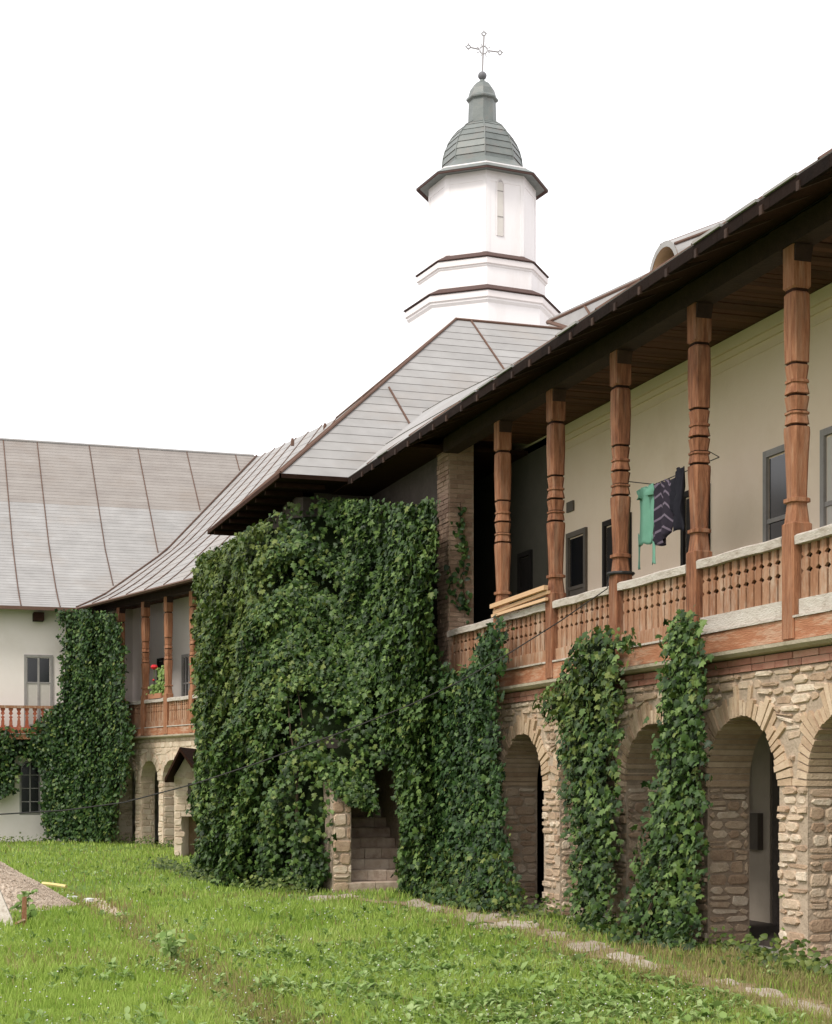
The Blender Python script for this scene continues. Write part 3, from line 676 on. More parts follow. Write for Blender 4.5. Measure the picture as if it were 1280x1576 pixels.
# far wing
far = thing('far_gallery_wing', 'distant gallery wing of pale stone arches left of the big ivy mass', 'building', (7, 45, 0))
CE = FAR.p(0, 0, .74)
def far_e(s): e0 = (7.5, 40.6, 7.0); e1 = (5.25, 49.4, 7.0); return lerp(e0, e1, s)
FPt = [(0, 0), (.13, .075), (.46, .36), (1, 1)]
def ffn(s, v):
    e = far_e(s); r0 = (RX, 41.6, RZ); r1 = (valx(8.1), 57.5, 13.5); r = lerp(r0, r1, s)
    # cross profile goes from nearly straight (bend) to bell-cast (valley)
    a, b = prof([(0, 0), (.12, .0708), (.445, .351), (1, 1)], v) if False else (v, None)
    w = v; zz = (1-s)*(.82*w+.18*w*w) + s*(np.interp(w, [0, .123, .444, 1], [0, .073, .351, 1]))
    x = e[0]+(r[0]-e[0])*w; y = e[1]+(r[1]-e[1])*w
    if True:
        xv = e[0]+(r[0]-e[0])*w
        # follow the valley in plan at the far end
        vx = valx(8.1*w); vy = yv(8.1*w); x += s*s*(vx-lerp(far_e(1), r1, w)[0]); y += s*s*(vy-lerp(far_e(1), r1, w)[1])
    return (x, y, e[2]+(r[2]-e[2])*zz)
fr = MB(); e0, e1 = far_e(0), far_e(1)
fr.quad((e0[0]+.05, e0[1], 6.93), (e1[0]+.05, e1[1], 6.93), (e1[0]+.8, e1[1]+.2, 7.08), (e0[0]+.8, e0[1]+.2, 7.08)); froof = fr.build('roof', M['darkwood'], far)
ns = 7
for i in range(ns):
    mb = MB(); panel(mb, ffn, i/ns, (i+1)/ns, 22, .006, 0, 1, 2); mb.build('roof_panel', [M['roof'], M['lap']], froof); seam(froof, ffn, (i)/ns, 12, .017)
mb = MB(); mb.tube([Vector(far_e(k/6))+Vector((-.02, 0, -.04)) for k in range(7)], .045, 4); mb.build('fascia', M['rust'], froof)
fu = [FAR.u_of(p) for p in (185, 223, 258, 297)]
fu = sorted(fu)
uA, uB = -4.5, 5.1
gallery(far, FAR, fu, 1.3, uA, uB, .12)
fa = [FAR.u_of(p, .0) for p in (196, 231, 265, 300)]
fw_ = wall_with_arches(FAR, fa, uA, uB, 3.0, .40, .58, 1.82).build('arcade_wall', M['rubble'], far)
jobs = []; fp = lambda u, v, d: FAR.p(u, v, d)
for poly in courses(min(fa)-.9, max(fa)+.9, 0, 2.98, .10, .2, .2, .45):
    pl = clip_to_arches(poly, fa, .58+.24, 1.82, .58)
    if pl: jobs.append((fp, pl, -.01, rnd.uniform(.012, .03)))
for c in fa:
    pf = (lambda cc: (lambda u, v, d: FAR.p(cc+.58-d, v, -u)))(c)
    for poly in courses(.01, .39, 0, 1.8, .12, .22, .25, .5): jobs.append((pf, poly, -.01, rnd.uniform(.008, .02)))
lay_stones(fw_, jobs, 'rubble', 300, 'stone')
for c in fa: arch_ring(fw_, FAR, c, .58, 1.82, .82, .78, 15, .39, 'rubble')
mb = MB(); mb.fbox(FAR, uA, uB, 3.2, 7.3, -1.5, -1.31); mb.build('back_wall', M['white'], far)
mb = MB(); mb.fbox(FAR, uA, uB, 0, 3.2, -2.3, -2.1); mb.build('walk_wall', M['darkstone'], far)
mb = MB(); mb.fbox(FAR, uA, uB, 2.9, 3.0, -2.1, -.56); mb.fbox(FAR, uB, uB+.1, 0, 7, -2.1, -.3); mb.fbox(FAR, uA-.3, uA-.02, 0, 7, -2.1, .0); mb.build('walk_ceiling', M['darkstone'], far)
ww = lambda px: FAR.u_of(px, -1.31)
framed_opening(far, FAR, ww(293), ww(281), 3.31, 5.45, -1.305, 'window', 'grey', 'glass', 2, 2)
framed_opening(far, FAR, ww(253), ww(243), 3.31, 5.45, -1.305, 'door', 'black', 'black', 1)

# left wing walls
mb = MB(); mb.box(-32, 8, 50.1, 50.6, 0, 7.1); mb.build('wall', M['white'], left)
lu = lambda px, d=0: LEFT.u_of(px, d)
framed_opening(left, LEFT, lu(37), lu(81), 3.45, 5.62, .005, 'window', 'grey', ['blind', 'glass'], 2, 2)
for a, b in ((-60, -16),): framed_opening(left, LEFT, lu(a), lu(b), 3.45, 5.62, .005, 'window', 'grey', ['blind', 'glass'], 2, 2)
for i, (a, b) in enumerate(((30, 62), (-60, -28))):
    # arched lower window
    u0_, u1_ = lu(a), lu(b); z0_, z1_ = .80, 2.45; c = (u0_+u1_)/2; r_ = (u1_-u0_)/2
    fr_ = MB(); pts = [(u0_, z0_), (u1_, z0_)]+[(c+r_*math.cos(math.pi*k/10), z1_-r_+r_*math.sin(math.pi*k/10)) for k in range(11)]
    n_ = len(pts); fr_.add([LEFT.p(u, v, .004) for u, v in pts]+[LEFT.p(c+(u-c)*.82, 1.6+(v-1.6)*.92, .03) for u, v in pts], [(k, (k+1) % n_, n_+(k+1) % n_, n_+k) for k in range(n_)])
    w_ = fr_.build('window', M['grey'], left)
    gl = MB(); gl.add([LEFT.p(c+(u-c)*.84, 1.6+(v-1.6)*.93, .016) for u, v in pts], [tuple(range(n_))]); gl.build('pane', M['glass'], w_)
    br = MB(); br.fbox(LEFT, c-.02, c+.02, z0_+.05, z1_-.05, .018, .034)
    for zz in (1.2, 1.6, 2.0): br.fbox(LEFT, u0_+.06, u1_-.06, zz-.012, zz+.012, .018, .032)
    br.build('bar', M['grey'], w_)
mb = MB(); mb.fbox(LEFT, lu(50), lu(66), 6.62, 6.86, .0, .5); mb.build('beam_end', M['darkwood'], left)
# balcony
LB = Frame((0, 49.55), (1, 0), (0, -1)); RB = baluster_mesh(.135, 3.42, 3.98, True)
bl = MB(); bl.fbox(LB, -20, 6, 3.06, 3.22, -.5, .05); bl = bl.build('balcony', M['beam'], left)
mb = MB(); mb.fbox(LB, -20, 6, 3.24, 3.42, -.03, .03); mb.build('bottom_rail', M['redwood'], bl)
mb = MB(); mb.fbox(LB, -20, 6, 3.98, 4.06, -.05, .06); mb.build('handrail', M['woodpale'], bl)
x = -5.0
while x < 5.0:
    put('baluster', RB, bl, Matrix.Translation((x, 49.55, 0))); x += .232
mb = MB(); mb.fbox(LB, -20, 6, 3.221, 3.239, -.3, .09); mb.build('lip_board', M['rail'], bl)

# near wing roof: eave, fascia, rafters, soffit
def nfn(y, v):
    x = 7.5+6.7*v; return (x, y, 7.0+6.7*v*.683+float(np.interp(y, [21.8, 24, 26.5], [0, .10, .24]))*float(np.interp(v*6.7, [0, 1.3, 2.8], [0, 1.3, 0])))
nr = MB()
for k in range(16):
    y = U0-.5+k*(27-U0+.5)/16; y2 = U0-.5+(k+1)*(27-U0+.5)/16
    nr.quad((7.52, y, 6.965), (7.52, y2, 6.965), (10.0, y2, 8.25), (10.0, y, 8.25)); nr.quad((7.52, y, 6.94), (7.52, y2, 6.94), (8.4, y2, 7.2), (8.4, y, 7.2))
nroof = nr.build('roof', M['darkwood'], near)
yy = np.linspace(U0-.5, 27.05, 18)
for a, b in zip(yy[:-1], yy[1:]):
    mb = MB(); panel(mb, nfn, a, b, 10, .015, 0, 1, 1); mb.build('roof_panel', [M['roof'], M['lap']], nroof)
for y in yy[1:-1]: seam(nroof, nfn, y, 3, .02)
mb = MB()
for k in range(40):
    a = U0-.5+k*(27.0-U0+.5)/40; b = U0-.5+(k+1)*(27.0-U0+.5)/40
    mb.box(7.47, 7.505, a+.002, b-.002, 6.87+rnd.uniform(-.002, .002), 6.985)
mb.build('fascia', M['fascia'], nroof)
y = U0
while y < 26.9:
    mb = MB(); mb.hexa([(7.455, y, 6.845), (7.455, y+.05, 6.845), (7.455, y+.05, 6.93), (7.455, y, 6.93)], [(8.7, y, 7.40), (8.7, y+.07, 7.40), (8.7, y+.07, 7.48), (8.7, y, 7.48)]); mb.build('rafter', M['rafter'], nroof); y += .62+rnd.uniform(-.03, .03)
mb = MB(); mb.box(14.2, 14.3, U0, 27, 7, 11.4); mb.build('rear_slope', M['roof'], nroof)
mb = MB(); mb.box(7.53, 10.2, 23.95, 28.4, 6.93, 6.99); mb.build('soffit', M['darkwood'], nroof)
mb = MB(); mb.add([(7.6, 26.95, 6.95), (14.1, 26.95, 6.95), (14.1, 26.95, 11.25), (7.6, 26.95, 7.03), (7.6, 26.99, 6.95), (14.1, 26.99, 6.95), (14.1, 26.99, 11.25), (7.6, 26.99, 7.03)], [(0, 1, 2, 3), (7, 6, 5, 4), (0, 4, 5, 1), (1, 5, 6, 2), (2, 6, 7, 3), (3, 7, 4, 0)]); mb.build('gable_boards', M['darkwood'], nroof)
for k in range(26):                         # uneven sheet ends that stick up along the eave
    if rnd.random() < .45:
        y = 9+k*.68; mb = MB(); mb.box(7.45, 7.55, y, y+.55, 6.99, 7.012+rnd.uniform(0, .008)); mb.build('eave_sheet', M['roof'], nroof)
# arched roof vent (dormer) on the near roof
dx, dy, _ = P(1022, 378, 10.3/ray(1022)[0]); dz = EYE+(1208-374)/2500*(10.3/ray(1022)[0])-.45
dm = MB(); n_ = 12; rr = .45; L_ = 2.6; slope = .44
def dring(x, r, s): return [(x, dy-r*math.cos(math.pi*k/n_), dz+(x-10.3)*slope+r*math.sin(math.pi*k/n_)*1.0) for k in range(n_+1)]
A, B = dring(10.3, rr, 0), dring(10.3+L_, rr, 0)
dm.add(A+B, [(k, k+1, n_+2+k, n_+1+k) for k in range(n_)]); dorm = dm.build('dormer', M['roof'], near)
Ai, Bi = dring(10.28, rr-.06, 0), dring(10.28, rr+.02, 0); dm = MB(); dm.add(Ai+Bi, [(k, k+1, n_+2+k, n_+1+k) for k in range(n_)]); dm.build('dormer_rim', M['roof'], dorm)
dm = MB(); dm.add(dring(10.3, rr-.04, 0)+dring(11.4, rr-.04, 0), [(k, k+1, n_+2+k, n_+1+k) for k in range(n_)], 0); dm.build('dormer_lining', M['newwood'], dorm)
dm = MB(); dm.add(dring(11.4, rr-.03, 0), [tuple(range(n_+1))]); dm.build('dormer_back', M['darkwood'], dorm)
for k in (3, 7): 
    dm = MB(); dm.tube([Vector(A[k])+Vector((0, 0, .02)), Vector(B[k])+Vector((0, 0, .02))], .022, 5); dm.build('seam', M['rust'], dorm)

# ---------------------------------------------------------------- church tower
TZ = 60.; ta, tb = ray(742); TX, TY = ta*TZ, tb*TZ
TA = math.atan2(-TY, -TX) + R(4)      # one corner of the octagon points almost at the camera
tw = thing('church_tower', 'white octagonal church tower with a bulbous metal dome rising behind the roofs', 'tower', (TX, TY, 0))
tz = lambda py: EYE+(1208-py)/2500*TZ
def ring8(r, z): return [(TX+r*math.cos(TA+math.pi/4*k), TY+r*math.sin(TA+math.pi/4*k), z) for k in range(8)]
def shell(profile, m, name, parent, bev=0):
    mb = MB(); mb.lathe([(r, z) for r, z in profile], 8, (TX, TY, 0), TA, m=0); return mb.build(name, M[m], parent)
h1, h2, he = tz(426), tz(480), tz(293)
shell([(2.72, 4), (2.72, h2-.45), (2.80, h2-.35), (2.80, h2-.02)], 'tower', 'lower_drum', tw)
shell([(2.80, h2-.30), (2.86, h2-.26), (2.86, h2-.06)], 'towertrim', 'moulding', tw)
shell([(2.875, h2-.02), (2.92, h2-.008), (2.92, h2+.010), (2.37, h2+.30)], 'eavered', 'ledge', tw)
shell([(2.34, h2+.2), (2.34, h1-.35), (2.38, h1-.3), (2.38, h1-.02)], 'tower', 'middle_drum', tw)
shell([(2.38, h1-.28), (2.43, h1-.24), (2.43, h1-.06)], 'towertrim', 'moulding', tw)
shell([(2.44, h1-.02), (2.48, h1-.008), (2.48, h1+.010), (2.0, h1+.28)], 'eavered', 'ledge', tw)
body = shell([(1.98, h1+.1), (1.98, he+.05), (2.08, he+.12), (2.08, he+.3)], 'tower', 'upper_drum', tw)
# corner pilaster strips and recessed panels
for k in range(8):
    a = TA+math.pi/4*k; px_, py_ = TX+1.98*math.cos(a), TY+1.98*math.sin(a)
    mb = MB(); 
    for s in (-1, 1):
        b_ = a+s*math.pi/4; qx, qy = TX+1.98*math.cos(b_), TY+1.98*math.sin(b_); tx, ty = (qx-px_)/1.515, (qy-py_)/1.515
        am = a+s*math.pi/8; nx_, ny_ = math.cos(am)*.014, math.sin(am)*.014
        lo = [(px_, py_, h1+.3), (px_+tx*.14, py_+ty*.14, h1+.3), (px_+tx*.14+nx_, py_+ty*.14+ny_, h1+.3), (px_+nx_*1.08, py_+ny_*1.08, h1+.3)]
        mb.hexa(lo, [(x, y, he-.25) for x, y, _ in lo])
    mb.build('pilaster', M['tower'], body)
am = TA+math.pi/8; am2 = TA-math.pi/8
def facept(k, s, z, d): # k-th face, s along, d outward
    am = TA+math.pi/8+math.pi/4*k; ap = 1.98*math.cos(math.pi/8)
    return (TX+(ap+d)*math.cos(am)-s*math.sin(am), TY+(ap+d)*math.sin(am)+s*math.cos(am), z)
for k in range(8):
    mb = MB(); mb.hexa([facept(k, -.62, he-.36, -.01), facept(k, .62, he-.36, -.01), facept(k, .62, he-.36, .018), facept(k, -.62, he-.36, .018)], [facept(k, -.62, he-.26, -.01), facept(k, .62, he-.26, -.01), facept(k, .62, he-.26, .018), facept(k, -.62, he-.26, .018)])
    mb.build('frieze', M['tower'], body)
    if k: continue
    z0_, z1_ = tz(388), tz(303); w_ = .17; ss = -.20
    pts = [(-w_, z0_), (w_, z0_)]+[(w_*math.cos(math.pi*j/8), z1_-w_+w_*math.sin(math.pi*j/8)) for j in range(9)]
    n_ = len(pts); f_ = MB(); f_.add([facept(k, ss+s_, z_, .012) for s_, z_ in pts]+[facept(k, ss+s_*.72, z_ if z_ < z0_+.1 else z_-.05, .03) for s_, z_ in pts], [(j, (j+1) % n_, n_+(j+1) % n_, n_+j) for j in range(n_)])
    wn = f_.build('window', M['towertrim'], body)
    for zz in (.33, .78):
        tr_ = MB(); z_ = z0_+(z1_-z0_)*zz; tr_.hexa([facept(k, ss-.12, z_, .018), facept(k, ss+.12, z_, .018), facept(k, ss+.12, z_, .03), facept(k, ss-.12, z_, .03)], [facept(k, ss-.12, z_+.03, .018), facept(k, ss+.12, z_+.03, .018), facept(k, ss+.12, z_+.03, .03), facept(k, ss-.12, z_+.03, .03)])
        tr_.build('bar', M['grey'], wn)
    f_ = MB(); f_.add([facept(k, ss+s_*.74, z_, .018) for s_, z_ in pts], [tuple(range(n_))]); f_.build('pane', M['towerpane'], wn)
ev = shell([(2.06, he+.22), (2.40, he-.06), (2.44, he-.05), (2.44, he+.0), (1.9, he+.34), (1.50, he+.62)], 'eavered', 'eave', tw)
shell([(2.435, he+.01), (2.455, he+.02), (1.92, he+.36), (1.50, he+.72), (1.46, he+.74)], 'domemetal', 'skirt_roof', tw)
dp = [(1.46, tz(264)), (1.455, tz(242)), (1.32, tz(226)), (1.18, tz(214)), (.98, tz(204)), (.78, tz(198)), (.50, tz(191))]
dp = [(1.45, tz(266)), (1.46, tz(256)), (1.43, tz(245)), (1.36, tz(234)), (1.25, tz(223)), (1.10, tz(213)), (.90, tz(203)), (.70, tz(197)), (.50, tz(192))]
dome = shell([(r-.03, z) for r, z in dp], 'domemetal', 'dome', tw)
for j in range(len(dp)-1):
    for k in range(8):
        (ra, za), (rb, zb) = dp[j], dp[j+1]
        def pt(r, z, kk): a = TA+math.pi/4*kk; return (TX+r*math.cos(a), TY+r*math.sin(a), z)
        A_, B_, C_, D_ = pt(ra+.03, za-.01, k), pt(ra+.03, za-.01, k+1), pt(rb, zb, k+1), pt(rb, zb, k)
        E_, F_ = pt(ra-.02, za-.01, k), pt(ra-.02, za-.01, k+1)
        mb = MB(); r_ = rnd.random(); mb.quad(A_, B_, C_, D_, 0, r_); mb.quad(E_, F_, B_, A_, 1, r_); mb.build('dome_sheet', [M['domemetal'], M['rust']], dome)
for k in range(8):
    mb = MB(); mb.tube([(TX+(r+.02)*math.cos(TA+math.pi/4*k), TY+(r+.02)*math.sin(TA+math.pi/4*k), z) for r, z in dp], .022, 5); mb.build('rib', M['domemetal'], dome)
shell([(.53, tz(193)), (.50, tz(156))], 'domemetal', 'lantern', tw)
shell([(.50, tz(158)), (.59, tz(156)), (.60, tz(154)), (.52, tz(150)), (.45, tz(140)), (.30, tz(131)), (.12, tz(126)), (.06, tz(122))], 'domemetal', 'lantern_cap', tw)
mb = MB(); pr_ = [(.02+.145*math.sin(math.pi*k/8), tz(117)-.145*math.cos(math.pi*k/8)) for k in range(9)]; mb.lathe(pr_, 12, (TX, TY, 0)); mb.build('finial_ball', M['iron'], tw, True)
# cross of thin iron with trefoil ends, parallel to the picture's left-right
cr = MB(); ux, uy = CT*.97, -ST*.97
def cp(px, py): s = (px-745)*TZ/2500; return (TX+(745-742)*TZ/2500*0+s*ux+.05, TY+s*uy, tz(py))
cr.tube([(TX, TY, tz(112)), cp(744, 82), cp(745.5, 56)], .034, 5); cr.tube([cp(724, 73), cp(738, 76)], .028, 5); cr.tube([cp(752, 78), cp(768, 80)], .028, 5)
def loop(cx, cy, r, n=8, t=.024): cr.tube([cp(cx+r*math.cos(2*math.pi*k/n), cy+r*math.sin(2*math.pi*k/n)) for k in range(n+1)], t, 4)
loop(745, 77, 6, 10); 
for cx, cy in ((745.5, 52), (721, 72), (771, 81)):
    loop(cx, cy, 3); 
for k in range(8):
    a = math.pi/8+math.pi/4*k; cr.tube([cp(745+7*math.cos(a), 77+7*math.sin(a)), cp(745+12*math.cos(a), 77+12*math.sin(a))], .015, 4)
for cx, cy, vx, vy in ((745.5, 52, 0, -1), (721, 72, -1, 0), (771, 81, 1, 0)):
    for dx_, dy_ in ((vx, vy), (vy, vx), (-vy, -vx)): cr.tube([cp(cx+2.5*dx_, cy+2.5*dy_), cp(cx+5.5*dx_, cy+5.5*dy_)], .020, 4)
cr.build('cross', M['crossiron'], tw)

# ---------------------------------------------------------------- stair in the ivy
stair = thing('stone_stair', 'worn stone stair climbing into a dark ivy-hung opening', 'stair', (7.4, 24.9, 0))
for k in range(9):
    mb = MB(); z = .165*(k+1); y = 24.85+.27*k; x = 6.95
    ring = lambda y_, zz: None
    xl = 6.68 if k == 0 else 6.93
    while x < 7.98:
        w = rnd.uniform(.28, .5); b_ = min(x+w, 8.0); dy_ = rnd.uniform(-.015, .015); dz_ = rnd.uniform(-.008, .008)
        a_ = xl if x == 6.95 else x
        mb = MB(); c_ = .02
        mb.add([(a_+.004, y+dy_, z-.165), (b_-.004, y+dy_, z-.165), (b_-.004, y+dy_, z-c_+dz_), (a_+.004, y+dy_, z-c_+dz_), (a_+.004, y+c_+dy_, z+dz_), (b_-.004, y+c_+dy_, z+dz_), (b_-.004, y+.30, z+dz_), (a_+.004, y+.30, z+dz_)], [(0, 1, 2, 3), (3, 2, 5, 4), (4, 5, 6, 7), (0, 3, 4, 7), (1, 6, 5, 2)])
        mb.build('step_stone', M['step'], stair); x = b_ + .0001
# side walls of the stair
def swall(x0, x1, name, face):
    mb = MB(); mb.add([(x0, 24.85, 0), (x1, 24.85, 0), (x1, 24.85, 1.45), (x0, 24.85, 1.45), (x0, 27.5, 0), (x1, 27.5, 0), (x1, 27.5, 2.9), (x0, 27.5, 2.9), (x0, 25.6, 2.0), (x1, 25.6, 2.0)], [(0, 1, 2, 3), (3, 2, 9, 8), (8, 9, 6, 7), (4, 5, 6, 7), (0, 3, 8, 7, 4), (1, 5, 6, 9, 2)])
    o = mb.build(name, M['mortar'] if face else M['darkstone'], stair)
    if face:
        for poly in courses(0, x1-x0, 0, 1.45, .12, .22, .2, .4):
            k = MB(); stone_poly(lambda u, v, d: (x0+u, 24.85-d, v), poly, -.01, rnd.uniform(.012, .03), k); k.build('stone', M['stone'], o)
swall(6.63, 6.93, 'side_wall', True); swall(8.01, 8.2, 'side_wall', True)
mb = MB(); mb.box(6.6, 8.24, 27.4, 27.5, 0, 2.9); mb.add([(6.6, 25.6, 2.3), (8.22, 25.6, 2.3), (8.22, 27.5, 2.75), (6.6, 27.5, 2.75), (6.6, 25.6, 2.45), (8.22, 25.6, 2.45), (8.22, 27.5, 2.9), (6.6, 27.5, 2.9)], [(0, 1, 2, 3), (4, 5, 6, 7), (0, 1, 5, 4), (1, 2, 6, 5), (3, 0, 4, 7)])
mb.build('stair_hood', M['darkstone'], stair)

# small gabled porch in front of the far arches
pc = G(283, 1318); 
porch = thing('stone_porch', 'small stone porch with a dark pitched canopy in front of the distant arches', 'porch', (pc[0], pc[1], 0))
PF = Frame(pc, (CT, -ST), (-ST, -CT))   # faces the camera
PF = Frame(pc, (.93, -.3676), (-.3676, -.93))
s_ = 38/2500.
def pu(px): return PF.u_of(px)
pz = lambda py: EYE+(1208-py)*s_
mb = MB(); pl = [(pu(268), 0), (pu(279), 0), (pu(279), pz(1257)), (pu(330), pz(1257)), (pu(330), pz(1215)), (pu(286), pz(1163)), (pu(268), pz(1195))]
n_ = len(pl); mb.add([PF.p(u, v, 0) for u, v in pl]+[PF.p(u, v, -1.4) for u, v in pl], [tuple(range(n_)), tuple(range(n_, 2*n_))[::-1]]+[(k, (k+1) % n_, n_+(k+1) % n_, n_+k) for k in range(n_)])
pw = mb.build('wall', M['rubble'], porch)
for poly in courses(pu(268), pu(300), 0, pz(1175), .12, .2, .15, .35):
    cu = sum(p_[0] for p_ in poly)/8; cv = sum(p_[1] for p_ in poly)/8
    if cu > pu(279)-.03 and cv < pz(1250)+.05: continue
    top_ = np.interp(cu, [pu(268), pu(286), pu(330)], [pz(1198), pz(1168), pz(1218)])-.12
    if cv > top_: continue
    if abs(cu-pu(293)) < .12 and pz(1232) < cv < pz(1200): continue
    k = MB(); stone_poly(lambda u, v, d: PF.p(u, v, d), poly, -.005, rnd.uniform(.01, .03), k); k.build('stone', M['rubble'], pw)
mb = MB(); mb.fbox(PF, pu(289), pu(297), pz(1228), pz(1205), .0, .004); mb.build('niche', M['darkstone'], porch)
mb = MB(); mb.fbox(PF, pu(279), pu(330), 0, pz(1257), -.9, -.85); mb.build('inner_wall', M['stone'], porch)
a_, b_, c_ = (pu(261), pz(1204)), (pu(284), pz(1156)), (pu(306), pz(1190))
for (u0_, z0_), (u1_, z1_) in ((a_, b_), (b_, (pu(330), pz(1222)))):
    mb = MB(); mb.hexa([PF.p(u0_, z0_, .55), PF.p(u1_, z1_, .55), PF.p(u1_, z1_, -1.4), PF.p(u0_, z0_, -1.4)], [PF.p(u0_, z0_+.1, .55), PF.p(u1_, z1_+.1, .55), PF.p(u1_, z1_+.1, -1.4), PF.p(u0_, z0_+.1, -1.4)])
    mb.build('canopy_board', M['darkwood'], porch)

# ---------------------------------------------------------------- climbing plants
def tri_fan_leaf(kind):
    if kind == 'star':      # five-lobed creeper leaf
        out = [(0, 0), (.20, -.06), (.46, .10), (.30, .30), (.52, .52), (.24, .58), (0, 1.0), (-.24, .58), (-.52, .52), (-.30, .30), (-.46, .10), (-.20, -.06)]
    elif kind == 'blunt':
        out = [(0, 0), (.34, .06), (.42, .34), (.30, .68), (0, 1.0), (-.30, .68), (-.42, .34), (-.34, .06)]
    else:
        out = [(0, 0), (.42, .40), (0, 1.0), (-.42, .40)]
    V = [(0, .38, .0)]+[(x, y, -.28*abs(x)-.22*max(0, y-.4)**1.3-.04*(y < .1)) for x, y in out]; n = len(out)
    F = [(0, 1+i, 1+(i+1) % n) for i in range(n)]
    if kind == 'far': V = V[1:]; F = [(0, 1, 2), (0, 2, 3)]
    return np.array(V, float), np.array(F)
LEAF = {k: tri_fan_leaf(k) for k in ('star', 'blunt', 'far')}
def leaf_frames(nrm, up=.35, jit=.5, down=1.0):
    n = len(nrm); nn = nrm + np.array([0, 0, up]) + rng.normal(0, jit, (n, 3)); nn /= np.linalg.norm(nn, axis=1)[:, None]
    t = np.tile(np.array([0, 0, -down]), (n, 1)) + rng.normal(0, .55, (n, 3)); t -= (t*nn).sum(1)[:, None]*nn; t /= np.linalg.norm(t, axis=1)[:, None]
    return np.cross(t, nn), t, nn
def leaves_mesh(name, pos, nrm, size, kind, mats, **kw):
    V, F = LEAF[kind]; b, t, n = leaf_frames(nrm, **kw); N_ = len(pos)
    VV = pos[:, None, :] + size[:, None, None]*(V[None, :, 0, None]*b[:, None, :] + V[None, :, 1, None]*t[:, None, :] + V[None, :, 2, None]*n[:, None, :])
    FF = (F[None] + (np.arange(N_)*len(V))[:, None, None]).reshape(-1, 3)
    rv = np.repeat(rng.random(N_), len(V)); me = np_mesh(name, VV.reshape(-1, 3), FF, mats, rv)
    return me, (b, t, n)
def inside(poly, x, y):
    x = np.asarray(x); y = np.asarray(y); r = np.zeros(x.shape, bool); n = len(poly)
    for i in range(n):
        (x0, y0), (x1, y1) = poly[i], poly[(i+1) % n]
        c = ((y0 > y) != (y1 > y)) & (x < (x1-x0)*(y-y0)/(y1-y0+1e-9)+x0); r ^= c
    return r
def surf_loft(T, B, z, u, z0=.8, z1=7.4):
    """a draped surface between a ground footprint B and a top footprint T; u in 0..1 along both"""
    T = np.array(T, float); B = np.array(B, float); k = len(T)-1
    ll = np.concatenate([[0], np.cumsum(np.hypot(*(T[1:]-T[:-1]).T)+np.hypot(*(B[1:]-B[:-1]).T))]); s = np.interp(u*ll[-1], ll, np.arange(k+1)); i = np.clip(s.astype(int), 0, k-1); f = (s-i)[:, None]
    w = np.clip((z-z0)/(z1-z0), 0, 1); w = (w*w*(3-2*w))[:, None]
    a = B[i]*(1-w)+T[i]*w; b = B[i+1]*(1-w)+T[i+1]*w; p = a+(b-a)*f; d = b-a
    def vn(A):
        e = A[1:]-A[:-1]; e = np.stack([-e[:, 1], e[:, 0]], 1); e /= np.linalg.norm(e, axis=1)[:, None]; v = np.concatenate([e[:1], e[:-1]+e[1:], e[-1:]]); return v/np.linalg.norm(v, axis=1)[:, None]
    nT, nB = vn(T), vn(B); nrm = (nB[i]*(1-w)+nT[i]*w)*(1-f)+(nB[i+1]*(1-w)+nT[i+1]*w)*f; nrm /= np.linalg.norm(nrm, axis=1)[:, None]+1e-9
    return p, nrm, np.linalg.norm(d, axis=1)
